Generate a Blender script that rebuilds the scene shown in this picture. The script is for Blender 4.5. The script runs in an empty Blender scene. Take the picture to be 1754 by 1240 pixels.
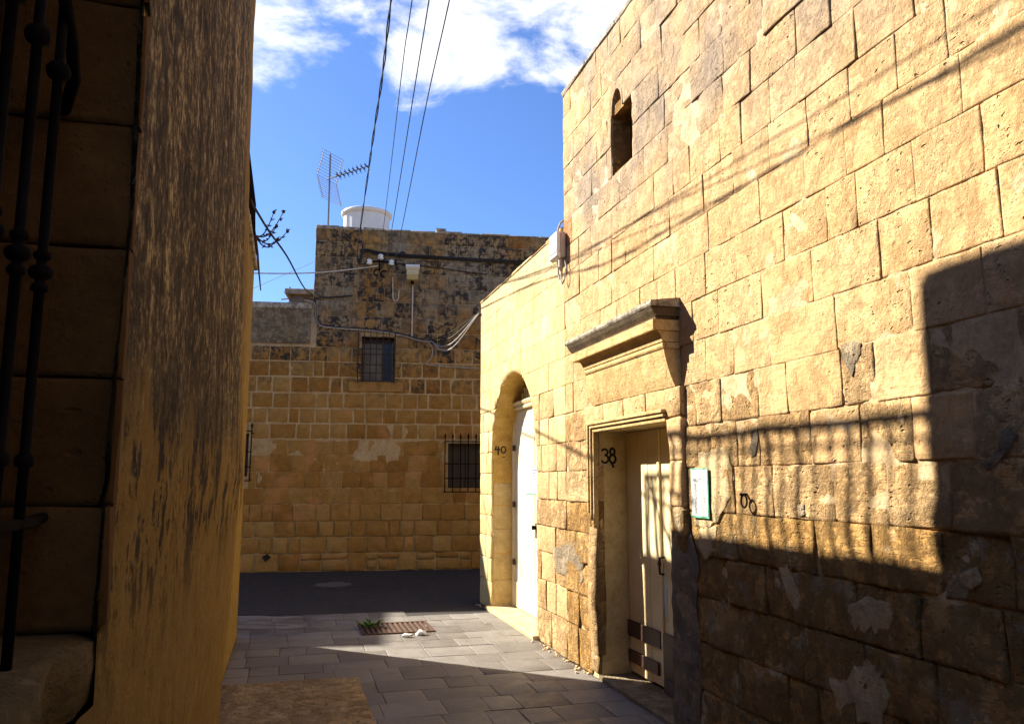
import bpy, bmesh, math, random
from mathutils import Vector, noise as mnoise

random.seed(7)
SC = bpy.context.scene
COL = SC.collection
R = math.radians

# ------------------------------------------------------------------ camera
EYE = 1.6
FPX, TH = 1364.0, math.atan(200 / 1364.0)
cam_d = bpy.data.cameras.new('camera')
cam_d.sensor_width = 36.0
cam_d.lens = FPX / 1754 * 36.0
cam_d.clip_start = 0.05
cam_d.clip_end = 2000
cam = bpy.data.objects.new('camera', cam_d)
COL.objects.link(cam)
cam.location = (0, 0, EYE)
cam.rotation_euler = (R(90) + TH, 0, 0)
SC.camera = cam

# ------------------------------------------------------------------ light
SUN_DIR = Vector((-1.2076, 0.6126, 0.913)).normalized()      # towards the sun
SUN_EL = math.asin(SUN_DIR.z)
SUN_AZ = math.atan2(SUN_DIR.x, SUN_DIR.y)                     # clockwise from +Y
sun_d = bpy.data.lights.new('sun', 'SUN')
sun_d.energy = 5.0
sun_d.angle = R(0.55)
sun_d.color = (1.0, 0.91, 0.76)
sun = bpy.data.objects.new('sun', sun_d)
COL.objects.link(sun)
sun.rotation_euler = SUN_DIR.to_track_quat('Z', 'Y').to_euler()
sun.location = (-8, 4, 12)
SKY_STRENGTH = 0.05

SC.view_settings.view_transform = 'Standard'
SC.view_settings.look = 'None'
SC.view_settings.exposure = 1.8
SC.view_settings.gamma = 1.0
SC.view_settings.use_curve_mapping = False
SC.cycles.max_bounces = 6
SC.cycles.diffuse_bounces = 4

# ------------------------------------------------------------------ node helper
class G:
    def __init__(self, tree):
        self.t = tree
        self.n = tree.nodes
        self.l = tree.links
    def node(self, kind, **kw):
        x = self.n.new(kind)
        for k, v in kw.items():
            setattr(x, k, v)
        return x
    def put(self, sock, v):
        if isinstance(v, bpy.types.NodeSocket):
            self.l.new(v, sock)
        elif v is not None:
            if isinstance(v, (tuple, list)) and len(v) == 3 and sock.type == 'RGBA':
                v = (*v, 1)
            sock.default_value = v
    def m(self, op, a, b=0.0, c=0.0, clamp=False):
        x = self.node('ShaderNodeMath', operation=op, use_clamp=clamp)
        self.put(x.inputs[0], a); self.put(x.inputs[1], b); self.put(x.inputs[2], c)
        return x.outputs[0]
    def vm(self, op, a, b=(0, 0, 0)):
        x = self.node('ShaderNodeVectorMath', operation=op)
        self.put(x.inputs[0], a); self.put(x.inputs[1], b)
        return x.outputs['Vector'] if op not in ('DOT_PRODUCT', 'LENGTH', 'DISTANCE') else x.outputs['Value']
    def noise(self, v, scale, detail=5, rough=0.6, dist=0.0):
        x = self.node('ShaderNodeTexNoise')
        self.put(x.inputs['Vector'], v)
        x.inputs['Scale'].default_value = scale
        x.inputs['Detail'].default_value = detail
        x.inputs['Roughness'].default_value = rough
        x.inputs['Distortion'].default_value = dist
        return x.outputs['Fac']
    def vor(self, v, scale, feature='F1', rnd=1.0):
        x = self.node('ShaderNodeTexVoronoi', feature=feature)
        self.put(x.inputs['Vector'], v)
        x.inputs['Scale'].default_value = scale
        x.inputs['Randomness'].default_value = rnd
        return x.outputs['Distance']
    def step(self, v, a, b, to0=0.0, to1=1.0):
        x = self.node('ShaderNodeMapRange', interpolation_type='SMOOTHSTEP')
        self.put(x.inputs['Value'], v)
        self.put(x.inputs['From Min'], a); self.put(x.inputs['From Max'], b)
        self.put(x.inputs['To Min'], to0); self.put(x.inputs['To Max'], to1)
        return x.outputs[0]
    def ramp(self, f, stops):
        x = self.node('ShaderNodeValToRGB')
        self.put(x.inputs[0], f)
        el = x.color_ramp.elements
        while len(el) < len(stops):
            el.new(0.5)
        for e, (p, c) in zip(el, stops):
            e.position = p
            e.color = (*c, 1)
        return x.outputs[0]
    def mix(self, f, a, b, mode='MIX'):
        x = self.node('ShaderNodeMix', data_type='RGBA', blend_type=mode)
        self.put(x.inputs[0], f)
        self.put(x.inputs[6], a); self.put(x.inputs[7], b)
        return x.outputs[2]
    def pos(self):
        if not hasattr(self, '_p'):
            self._p = self.node('ShaderNodeNewGeometry').outputs['Position']
        return self._p
    def z(self):
        if not hasattr(self, '_z'):
            x = self.node('ShaderNodeSeparateXYZ')
            self.put(x.inputs[0], self.pos())
            self._z = x.outputs[2]
        return self._z
    def scaled(self, v, s):
        return self.vm('MULTIPLY', v, s)
    def rnd(self):
        return self.node('ShaderNodeObjectInfo').outputs['Random']

def material(name):
    mt = bpy.data.materials.new(name)
    mt.use_nodes = True
    mt.node_tree.nodes.clear()
    return mt, G(mt.node_tree)

def finish(mt, g, col, rough=0.9, height=None, dist=0.01, strength=1.0, metal=0.0, spec=0.3):
    b = g.node('ShaderNodeBsdfPrincipled')
    g.put(b.inputs['Base Color'], col)
    g.put(b.inputs['Roughness'], rough)
    b.inputs['Metallic'].default_value = metal
    b.inputs['Specular IOR Level'].default_value = spec
    if height is not None:
        bp = g.node('ShaderNodeBump')
        bp.inputs['Strength'].default_value = strength
        bp.inputs['Distance'].default_value = dist
        g.put(bp.inputs['Height'], height)
        g.put(b.inputs['Normal'], bp.outputs[0])
    o = g.node('ShaderNodeOutputMaterial')
    g.put(o.inputs[0], b.outputs[0])
    return mt

# ------------------------------------------------------------------ world: Nishita sky with clouds
world = bpy.data.worlds.new('World')
SC.world = world
world.use_nodes = True
wg = G(world.node_tree)
wg.n.clear()
sky = wg.node('ShaderNodeTexSky', sky_type='NISHITA')
sky.sun_disc = False
sky.sun_elevation = SUN_EL
sky.sun_rotation = SUN_AZ
sky.altitude = 60
sky.air_density = 1.0
sky.dust_density = 0.6
sky.ozone_density = 2.0
wdir = wg.node('ShaderNodeTexCoord').outputs['Generated']
wsep = wg.node('ShaderNodeSeparateXYZ')
wg.put(wsep.inputs[0], wdir)
wz = wg.m('MAXIMUM', wsep.outputs[2], 0.0)
den = wg.m('ADD', wz, 0.12)
wcmb = wg.node('ShaderNodeCombineXYZ')
wg.put(wcmb.inputs[0], wg.m('DIVIDE', wsep.outputs[0], den))
wg.put(wcmb.inputs[1], wg.m('DIVIDE', wsep.outputs[1], den))
cv = wg.vm('ADD', wcmb.outputs[0], (3.35, 1.9, 0.0))
cn = wg.noise(cv, 3.4, 10, 0.60, 0.35)
cn2 = wg.noise(wdir, 3.0, 3, 0.5)
cover = wg.m('MULTIPLY', wg.step(wz, 0.40, 0.485), wg.step(wz, 0.80, 0.62))   # a broken bank of cloud half way up the sky
low = wg.step(wz, 0.30, 0.12)                        # a few scraps near the horizon
thr = wg.m('SUBTRACT', 0.72, wg.m('ADD', wg.m('MULTIPLY', cover, 0.265), wg.m('MULTIPLY', low, 0.13)))
dens = wg.step(wg.m('SUBTRACT', wg.m('ADD', cn, wg.m('MULTIPLY', wg.m('SUBTRACT', cn2, 0.5), 0.25)), thr), -0.03, 0.17)
SKY_TINT = (0.60, 0.82, 1.22)
skycol = wg.mix(1.0, sky.outputs[0], SKY_TINT, 'MULTIPLY')
ccol = wg.mix(wg.step(cn2, 0.35, 0.7), (6.0, 6.4, 7.0), (8.2, 8.2, 8.2))
bg = wg.node('ShaderNodeBackground')
wg.put(bg.inputs[0], wg.mix(dens, skycol, ccol))
bg.inputs[1].default_value = SKY_STRENGTH
wo = wg.node('ShaderNodeOutputWorld')
wg.put(wo.inputs[0], bg.outputs[0])

# ------------------------------------------------------------------ frames
# right frame: x runs along the street away from the camera, y from the right-hand wall towards the left-hand wall
AZ = R(15.5)
AX = Vector((-math.sin(AZ), math.cos(AZ), 0))
NX = Vector((-math.cos(AZ), -math.sin(AZ), 0))
STREET = 2.47
class Frame:
    def __init__(self, o, xa):
        self.o = Vector(o); self.x = Vector(xa).normalized(); self.y = Vector((-self.x.y, self.x.x, 0))
        self.ang = math.atan2(self.x.y, self.x.x)
    def w(self, a, b, h=0.0):
        return self.o + self.x * a + self.y * b + Vector((0, 0, h))
RF = Frame(NX * -STREET, AX)
BF = Frame((-2.84, 14.344, 0), (math.cos(R(8)), math.sin(R(8)), 0))     # street side of the far house is y < 0
WF = Frame((0, 0, 0), (1, 0, 0))
LEFT_D = 2.76

def ray(px, py):
    u = (px - 877) / FPX; v = (620 - py) / FPX
    return Vector((u, math.cos(TH) - v * math.sin(TH), math.sin(TH) + v * math.cos(TH)))
def right_pt(px, py, d=0.0):
    """pixel of the photograph -> (s, h) on the right-hand wall"""
    r = ray(px, py); t = (d - STREET) / NX.dot(r)
    return AX.dot(r) * t, r.z * t + EYE
def back_pt(px, py, off=0.0):
    r = ray(px, py); t = (BF.y.dot(BF.o) + off) / BF.y.dot(r)
    p = r * t
    return (p - BF.o).dot(BF.x), p.z + EYE

OFF = {}
FR = {}
def tag(o, label, cat, group=None, kind=None):
    if label: o['label'] = label
    if cat: o['category'] = cat
    if group: o['group'] = group
    if kind: o['kind'] = kind
def root(name, label, cat, fr, a, b, h=0.0, group=None):
    o = bpy.data.objects.new(name, None)
    o.empty_display_size = 0.2
    o.location = fr.w(a, b, h)
    o.rotation_euler = (0, 0, fr.ang)
    COL.objects.link(o)
    OFF[o.name] = Vector((a, b, h)); FR[o.name] = fr
    tag(o, label, cat, group)
    return o
def mesh(name, verts, faces, mat, parent=None, fr=None, smooth=False, at=None):
    """verts in frame coordinates (a, b, h)"""
    me = bpy.data.meshes.new(name)
    o = bpy.data.objects.new(name, me)
    if parent is not None:
        off = OFF[parent.name]; fr = FR[parent.name]
    else:
        fr = fr or WF
        if at is None:
            n = len(verts)
            off = Vector((sum(v[0] for v in verts) / n, sum(v[1] for v in verts) / n, min(v[2] for v in verts)))
        else:
            off = Vector(at)
        o.location = fr.w(*off); o.rotation_euler = (0, 0, fr.ang)
    me.from_pydata([(v[0] - off[0], v[1] - off[1], v[2] - off[2]) for v in verts], [], faces)
    if isinstance(mat, (list, tuple)):
        for q in mat: me.materials.append(q)
    else:
        me.materials.append(mat)
    if smooth:
        me.polygons.foreach_set('use_smooth', [True] * len(me.polygons))
    me.update()
    COL.objects.link(o)
    if parent is not None:
        o.parent = parent
    OFF[o.name] = off; FR[o.name] = fr
    return o

class MB:
    def __init__(self): self.v = []; self.f = []
    def add(self, v, f):
        k = len(self.v); self.v += [tuple(x) for x in v]; self.f += [tuple(i + k for i in q) for q in f]
        return self
    def box(self, a0, a1, b0, b1, h0, h1, bev=0.0, jit=0.0):
        bm = bmesh.new()
        vs = [bm.verts.new((a, b, h)) for a in (a0, a1) for b in (b0, b1) for h in (h0, h1)]
        for q in ((0, 1, 3, 2), (4, 6, 7, 5), (0, 4, 5, 1), (2, 3, 7, 6), (0, 2, 6, 4), (1, 5, 7, 3)):
            bm.faces.new([vs[i] for i in q])
        if bev > 0:
            bmesh.ops.bevel(bm, geom=bm.edges[:], offset=bev, segments=1, affect='EDGES', profile=0.5)
        bm.verts.index_update()
        self.add([(v.co.x + random.uniform(-jit, jit), v.co.y + random.uniform(-jit, jit), v.co.z + random.uniform(-jit, jit)) for v in bm.verts],
                 [[v.index for v in f.verts] for f in bm.faces])
        bm.free()
        return self
    def tube(self, pts, r, n=6, cap=True):
        pts = [Vector(p) for p in pts]
        rr = r if isinstance(r, (list, tuple)) else [r] * len(pts)
        k = len(self.v)
        prev = None
        for i, p in enumerate(pts):
            d = (pts[min(i + 1, len(pts) - 1)] - pts[max(i - 1, 0)]).normalized()
            if prev is None:
                ref = Vector((0, 0, 1)) if abs(d.z) < 0.9 else Vector((1, 0, 0))
                u = d.cross(ref).normalized()
            else:
                u = (prev - d * prev.dot(d)).normalized()
            prev = u
            w = d.cross(u)
            for j in range(n):
                a = 2 * math.pi * j / n
                self.v.append(tuple(p + (u * math.cos(a) + w * math.sin(a)) * rr[i]))
        for i in range(len(pts) - 1):
            for j in range(n):
                self.f.append((k + i * n + j, k + i * n + (j + 1) % n, k + (i + 1) * n + (j + 1) % n, k + (i + 1) * n + j))
        if cap:
            self.f.append(tuple(k + j for j in reversed(range(n))))
            self.f.append(tuple(k + (len(pts) - 1) * n + j for j in range(n)))
        return self
    def lathe(self, prof, c, n=12):
        k = len(self.v)
        for r, h in prof:
            for j in range(n):
                a = 2 * math.pi * j / n
                self.v.append((c[0] + r * math.cos(a), c[1] + r * math.sin(a), c[2] + h))
        for i in range(len(prof) - 1):
            for j in range(n):
                self.f.append((k + i * n + j, k + i * n + (j + 1) % n, k + (i + 1) * n + (j + 1) % n, k + (i + 1) * n + j))
        self.f.append(tuple(k + j for j in reversed(range(n))))
        self.f.append(tuple(k + (len(prof) - 1) * n + j for j in range(n)))
        return self
    def prism(self, prof, a0, a1, ax=0):
        """closed profile of (p, q) swept along axis ax: 0 -> (a, p, q), 1 -> (p, a, q), 2 -> (p, q, a)"""
        put = {0: lambda a, p: (a, p[0], p[1]), 1: lambda a, p: (p[0], a, p[1]), 2: lambda a, p: (p[0], p[1], a)}[ax]
        n = len(prof); k = len(self.v)
        self.v += [put(a0, p) for p in prof] + [put(a1, p) for p in prof]
        for j in range(n):
            self.f.append((k + j, k + (j + 1) % n, k + n + (j + 1) % n, k + n + j))
        self.f.append(tuple(k + j for j in reversed(range(n)))); self.f.append(tuple(k + n + j for j in range(n)))
        return self
    def ribbon(self, strokes, width, fn, lift=0.0015):
        """flat painted strokes; fn(u, v, w) -> frame point, w = height above the surface"""
        e = 0
        for st in strokes:
            for (a, b) in zip(st[:-1], st[1:]):
                a = Vector(a); b = Vector(b); d = (b - a)
                if d.length < 1e-6: continue
                d.normalize(); nrm = Vector((-d.y, d.x)) * width * 0.5
                a2 = a - d * width * 0.35; b2 = b + d * width * 0.35
                w = lift + e * 0.00012; e += 1
                self.add([fn(*(a2 - nrm), w), fn(*(b2 - nrm), w), fn(*(b2 + nrm), w), fn(*(a2 + nrm), w)], [(0, 1, 2, 3)])
        return self
    def build(self, name, mat, parent=None, fr=None, smooth=False, at=None, fix=True):
        o = mesh(name, self.v, self.f, mat, parent, fr, smooth, at)
        if fix:
            bm = bmesh.new(); bm.from_mesh(o.data)
            bmesh.ops.recalc_face_normals(bm, faces=bm.faces[:])
            bm.to_mesh(o.data); bm.free()
        return o

def nz(x, y, z, s=1.0):
    return mnoise.noise(Vector((x * s, y * s, z * s)))

def stone(name, parent, u0, u1, v0, v1, put, mat, nx=5, ny=3, amp=0.006, joint=0.008, bev=0.008, deep=0.035, chip=0.25, proud=0.0, snap=None, nscale=7.0, crook=0.004, jv=None, wear=0.012):
    """one dressed block: an uneven front, worn edges set back, sides running into the wall"""
    sd = random.uniform(0, 99)
    j = joint * 0.5
    jv = j if jv is None else jv * 0.5
    w = u1 - u0; h = v1 - v0
    proud += random.uniform(-0.35, 0.35) * amp
    tx, ty = random.uniform(-1, 1) * amp * 0.5, random.uniform(-1, 1) * amp * 0.5
    V = []; F = []
    chips = {k: (random.uniform(0.3, 1.0) if random.random() < chip else 0.0) for k in ((0, 0), (nx, 0), (0, ny), (nx, ny))}
    def P(u, v, d):
        if snap: u, v = snap(u, v)
        return put(u, v, d)
    eu = min(0.2, wear / w); ev = min(0.25, wear / h)
    us = [0, eu] + [(i) / (nx - 2) for i in range(1, nx - 2)] + [1 - eu, 1] if nx > 3 else [i / nx for i in range(nx + 1)]
    vs = [0, ev] + [i / (ny - 2) for i in range(1, ny - 2)] + [1 - ev, 1] if ny > 2 else [i / ny for i in range(ny + 1)]
    for b in range(ny + 1):
        for a in range(nx + 1):
            fu, fv = us[a], vs[b]
            u = u0 + j + (w - 2 * j) * fu; v = v0 + jv + (h - 2 * jv) * fv
            edge = a in (0, nx) or b in (0, ny)
            d = proud + amp * nz(u, v, sd, nscale) + tx * (fu - 0.5) * 2 + ty * (fv - 0.5) * 2
            if edge:
                d -= bev * (0.6 + 0.8 * abs(nz(u, v, sd + 5, 11)))
                du_, dv_ = crook * nz(u, v, sd + 9, 9), crook * nz(u, v, sd + 17, 9)
                u += du_; v += dv_
            c = chips.get((a, b), 0)
            if c:
                d -= bev * 1.6 * c
                u += (0.016 if a == 0 else -0.016) * c; v += (0.016 if b == 0 else -0.016) * c
            V.append(P(u, v, d))
    n1 = nx + 1
    for b in range(ny):
        for a in range(nx):
            F.append((b * n1 + a, b * n1 + a + 1, (b + 1) * n1 + a + 1, (b + 1) * n1 + a))
    ring = [a for a in range(n1)] + [b * n1 + nx for b in range(1, ny + 1)] + [ny * n1 + a for a in range(nx - 1, -1, -1)] + [b * n1 for b in range(ny - 1, 0, -1)]
    k = len(V)
    for q in ring:
        a, b = q % n1, q // n1
        u = u0 + j + (w - 2 * j) * us[a]; v = v0 + jv + (h - 2 * jv) * vs[b]
        V.append(P(u, v, proud - deep))
    m = len(ring)
    for i in range(m):
        F.append((ring[(i + 1) % m], ring[i], k + i, k + (i + 1) % m))
    o = mesh(name, V, F, mat, parent)
    o.data.polygons.foreach_set('use_smooth', [True] * (nx * ny) + [False] * m)      # worn front, crisp returns
    return o

def flip(o):
    o.data.flip_normals()
    return o

def put_r(s, h, w): return (s, w, h)                # front of the right-hand wall
def put_b(x, h, w): return (x, -w, h)               # front of the far house
def put_l(s, h, w): return (s, LEFT_D - w, h)       # front of the left-hand wall
def put_g(s, d, w): return (s, d, w)                # paving

def sheet(name, u0, u1, v0, v1, nu, nv, put, fd, mat, parent, skip=None, smooth=True, warp=None):
    V = []; F = []
    for b in range(nv + 1):
        for a in range(nu + 1):
            u = u0 + (u1 - u0) * a / nu; v = v0 + (v1 - v0) * b / nv
            if warp: u, v = warp(u, v)
            V.append(put(u, v, fd(u, v)))
    for b in range(nv):
        for a in range(nu):
            if skip and skip(u0 + (u1 - u0) * (a + .5) / nu, v0 + (v1 - v0) * (b + .5) / nv): continue
            F.append((b * (nu + 1) + a, b * (nu + 1) + a + 1, (b + 1) * (nu + 1) + a + 1, (b + 1) * (nu + 1) + a))
    return mesh(name, V, F, mat, parent, smooth=smooth)

# ------------------------------------------------------------------ materials
def limestone(name, c1, c2, c3, grey=(0.30, 0.27, 0.23), grey_z=(9, 10), grey_amt=0.8, lich=0.0, lich_z=(3, 4.2), pit=1.0, bump=0.012,
              ero=0.5, rv=0.5, white=0.0, dark_z=None, streak=0.0, sat_spots=0.0, lichcol=(0.035, 0.03, 0.026), grey_c=None, white_c=None):
    mt, g = material(name)
    p = g.pos(); z = g.z()
    big = g.noise(p, 1.3, 4, 0.6)
    mid = g.noise(p, 7.0, 8, 0.66, 0.0)
    fine = g.noise(p, 42.0, 5, 0.65)
    lay = g.noise(g.scaled(p, (1, 1, 5.5)), 9.0, 5, 0.6)
    f = g.m('ADD', g.m('MULTIPLY', g.rnd(), rv), g.m('MULTIPLY', g.m('ADD', g.m('MULTIPLY', big, 0.5), g.m('MULTIPLY', mid, 0.5)), 1 - rv))
    f = g.step(f, 0.18, 0.82)
    col = g.ramp(f, [(0.0, c1), (0.5, c2), (1.0, c3)])
    v = g.m('ADD', g.m('MULTIPLY', mid, 0.55), g.m('MULTIPLY', fine, 0.45))
    col = g.mix(1.0, col, g.ramp(v, [(0.25, (0.62, 0.58, 0.52)), (0.5, (0.97, 0.97, 0.97)), (0.72, (1.22, 1.25, 1.30))]), 'MULTIPLY')
    if sat_spots:
        m = g.m('MULTIPLY', g.step(g.noise(p, 2.3, 4, 0.5), 0.55, 0.70), sat_spots)
        col = g.mix(m, col, (0.46, 0.21, 0.075))
    if white:
        m = g.m('MULTIPLY', g.step(g.noise(p, 4.0, 9, 0.72, 0.1), 0.54, 0.64), white)
        col = g.mix(m, col, white_c or (0.49, 0.36, 0.205))
    if grey_amt:
        m = g.m('MULTIPLY', g.step(z, *grey_z), g.step(g.noise(g.scaled(p, (1, 1, 0.55)), 1.25, 7, 0.62, 0.0), 0.34, 0.66))
        if grey_c:
            m = g.m('MULTIPLY', m, g.step(g.vm('DISTANCE', p, grey_c[0]), grey_c[1], grey_c[1] * 0.45))
        col = g.mix(g.m('MULTIPLY', m, grey_amt), col, g.mix(1.0, g.ramp(mid, [(0.3, grey), (0.7, tuple(1.45 * q for q in grey))]), g.ramp(fine, [(0.3, (0.7, 0.7, 0.7)), (0.7, (1.2, 1.2, 1.2))]), 'MULTIPLY'))
    if streak:
        st = g.noise(g.scaled(p, (1, 1, 0.10)), 6.0, 6, 0.65)
        col = g.mix(g.m('MULTIPLY', g.step(st, 0.5, 0.72), streak), col, (0.33, 0.19, 0.075))
    wob = g.node('ShaderNodeTexNoise'); g.put(wob.inputs['Vector'], p); wob.inputs['Scale'].default_value = 14.0; wob.inputs['Detail'].default_value = 4
    pv = g.vm('ADD', g.scaled(p, (1, 1, 1.8)), g.scaled(g.vm('SUBTRACT', wob.outputs['Color'], (0.5, 0.5, 0.5)), (0.10, 0.10, 0.10)))
    own = g.m('FRACT', g.m('MULTIPLY', g.rnd(), 7.31))
    gate = g.step(g.m('ADD', g.noise(p, 4.3, 3, 0.6), g.m('MULTIPLY', g.m('SUBTRACT', own, 0.5), 0.28)), 0.50, 0.66)
    pm = g.m('MULTIPLY', g.step(g.vor(pv, 17.0), g.m('ADD', 0.12, g.m('MULTIPLY', fine, 0.22)), 0.06), gate)
    pits2 = g.m('MULTIPLY', g.step(g.vor(pv, 55.0), 0.30, 0.12), g.step(g.m('ADD', mid, g.m('MULTIPLY', g.m('SUBTRACT', own, 0.5), 0.12)), 0.48, 0.62))
    crust = g.m('MULTIPLY', g.step(g.noise(p, 4.5, 9, 0.74, 0.0), 0.45, 0.60), 0.45 * ero)
    if lich:
        lm = g.m('MULTIPLY', g.step(g.noise(p, 8.5, 10, 0.76, 0.0), 0.47, 0.55), g.step(g.noise(p, 0.9, 3, 0.5), 0.26, 0.44))
        lm2 = g.step(g.noise(g.scaled(p, (1, 1, 0.5)), 16.0, 6, 0.7), 0.50, 0.60)
        lm = g.m('MULTIPLY', g.m('MULTIPLY', g.m('MAXIMUM', lm, g.m('MULTIPLY', lm2, 0.6)), g.step(own, 0.0, 0.65, 0.45, 1.25)), g.m('MULTIPLY', g.step(g.m('ADD', z, g.m('MULTIPLY', g.m('SUBTRACT', big, 0.5), 2.0)), *lich_z), lich))
        col = g.mix(lm, col, lichcol)
    if dark_z:
        dm = g.m('MULTIPLY', g.step(g.m('ADD', z, g.m('MULTIPLY', g.m('SUBTRACT', mid, 0.5), 0.5)), dark_z[1], dark_z[0]), dark_z[2])
        col = g.mix(dm, col, g.mix(1.0, col, (0.50, 0.40, 0.28), 'MULTIPLY'))
    hgt = g.m('ADD', g.m('MULTIPLY', mid, g.m('MULTIPLY', g.m('ADD', g.m('MULTIPLY', own, 1.3), 0.35), 0.9 * ero)), g.m('MULTIPLY', fine, 0.30))
    hgt = g.m('ADD', hgt, g.m('MULTIPLY', lay, 0.35 * ero))
    hgt = g.m('ADD', hgt, crust)
    hgt = g.m('SUBTRACT', hgt, g.m('MULTIPLY', pm, 2.0 * pit))
    hgt = g.m('SUBTRACT', hgt, g.m('MULTIPLY', pits2, 0.60 * pit))
    return finish(mt, g, col, 0.92, hgt, bump, 1.0, spec=0.15)

HONEY = limestone('honey limestone', (0.475, 0.292, 0.132), (0.505, 0.326, 0.158), (0.53, 0.357, 0.186), grey=(0.185, 0.155, 0.125), grey_z=(3.2, 4.1), grey_amt=0.85,
                  pit=1.2, bump=0.020, ero=0.75, white=0.16, rv=0.2, sat_spots=0.12)
WORN = limestone('pitted honey limestone', (0.46, 0.278, 0.115), (0.505, 0.322, 0.147), (0.55, 0.37, 0.188), grey_amt=0.0, pit=1.5, bump=0.044, ero=1.2, white=0.5, rv=0.25, sat_spots=0.1)
ROUGH = limestone('eroded limestone', (0.39, 0.212, 0.062), (0.45, 0.258, 0.085), (0.50, 0.31, 0.120), grey_amt=0.0, pit=1.4, bump=0.060, ero=1.3, white=0.8, white_c=(0.56, 0.44, 0.27), rv=0.3, sat_spots=0.15)
PALE = limestone('pale plastered limestone', (0.54, 0.365, 0.145), (0.60, 0.44, 0.20), (0.66, 0.52, 0.28), grey_amt=0.25, grey_z=(3.4, 4.0), pit=0.9, bump=0.014, ero=0.6, white=0.3, rv=0.15, streak=0.55)
REDSTONE = limestone('reddish stone', (0.42, 0.20, 0.09), (0.50, 0.25, 0.11), (0.55, 0.30, 0.14), grey_amt=0.0, pit=0.9, bump=0.03, ero=1.2)
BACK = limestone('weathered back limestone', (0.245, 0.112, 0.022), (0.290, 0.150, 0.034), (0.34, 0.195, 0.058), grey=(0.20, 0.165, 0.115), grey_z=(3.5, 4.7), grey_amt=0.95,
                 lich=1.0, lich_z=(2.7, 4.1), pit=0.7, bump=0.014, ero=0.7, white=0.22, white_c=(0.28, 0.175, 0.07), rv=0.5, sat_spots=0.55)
MORTAR = limestone('lime mortar', (0.42, 0.29, 0.15), (0.48, 0.35, 0.20), (0.54, 0.43, 0.28), grey_amt=0.4, grey_z=(3.2, 4.2), pit=0.6, bump=0.012, ero=0.8, rv=0.0)
POINTING = limestone('pale pointing mortar', (0.30, 0.195, 0.085), (0.38, 0.265, 0.13), (0.45, 0.33, 0.18), grey_amt=0.7, grey_z=(3.6, 4.8), lich=0.9, lich_z=(3.6, 4.8), pit=0.5, bump=0.010, ero=0.6, rv=0.0)
CEMENT = limestone('grey cement', (0.22, 0.165, 0.105), (0.28, 0.22, 0.15), (0.35, 0.29, 0.21), grey_amt=0.0, pit=0.9, bump=0.030, ero=1.1, rv=0.1, white=0.5, white_c=(0.40, 0.29, 0.15))
LIMEWASH = limestone('old limewash', (0.42, 0.29, 0.145), (0.48, 0.355, 0.195), (0.54, 0.42, 0.26), grey_amt=0.0, pit=0.9, bump=0.018, ero=0.8, rv=0.0)
OCHRE = limestone('ochre plaster', (0.50, 0.31, 0.08), (0.56, 0.37, 0.11), (0.62, 0.44, 0.17), grey_amt=0.0, pit=0.4, bump=0.006, ero=0.4, rv=0.0)
JAMB = limestone('cream jamb plaster', (0.48, 0.35, 0.16), (0.55, 0.42, 0.21), (0.60, 0.48, 0.27), grey_amt=0.0, pit=0.5, bump=0.008, ero=0.5, rv=0.0)
CORN = limestone('cornice stone', (0.48, 0.315, 0.13), (0.54, 0.37, 0.165), (0.60, 0.43, 0.215), grey=(0.12, 0.105, 0.09), grey_amt=0.75, grey_z=(2.66, 2.74), pit=0.9, bump=0.016, ero=0.8, rv=0.0)
DARKST = limestone('dark moulding stone', (0.06, 0.042, 0.026), (0.10, 0.07, 0.042), (0.16, 0.115, 0.065), grey_amt=0.0, pit=0.5, bump=0.010, ero=0.7, rv=0.0)  # near-black tone for the two mouldings beneath the top slab
TOPSLAB = limestone('lichen grey slab', (0.30, 0.25, 0.19), (0.40, 0.35, 0.28), (0.46, 0.40, 0.32), grey_amt=0.0, lich=0.5, lich_z=(-3, -2), pit=0.6, bump=0.014, ero=0.9, rv=0.0)
STEP = limestone('worn step stone', (0.33, 0.235, 0.125), (0.38, 0.28, 0.16), (0.43, 0.33, 0.20), grey_amt=0.3, grey_z=(-3, -2), lich=0.25, lich_z=(-4, -3), pit=0.9, bump=0.024, ero=1.2, rv=0.0, lichcol=(0.08, 0.055, 0.03))
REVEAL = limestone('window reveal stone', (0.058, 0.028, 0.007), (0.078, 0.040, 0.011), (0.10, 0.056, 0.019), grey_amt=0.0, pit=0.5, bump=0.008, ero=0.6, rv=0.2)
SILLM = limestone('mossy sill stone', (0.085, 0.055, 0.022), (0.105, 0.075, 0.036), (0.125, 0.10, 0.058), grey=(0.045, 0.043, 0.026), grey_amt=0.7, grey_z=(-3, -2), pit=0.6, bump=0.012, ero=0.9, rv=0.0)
PANEL = limestone('grey brown render', (0.15, 0.105, 0.052), (0.18, 0.13, 0.068), (0.21, 0.155, 0.085), grey_amt=0.2, grey_z=(-3, -2), lich=0.9, lich_z=(-3, -2), pit=0.2, bump=0.004, ero=0.4, rv=0.0)

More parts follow.
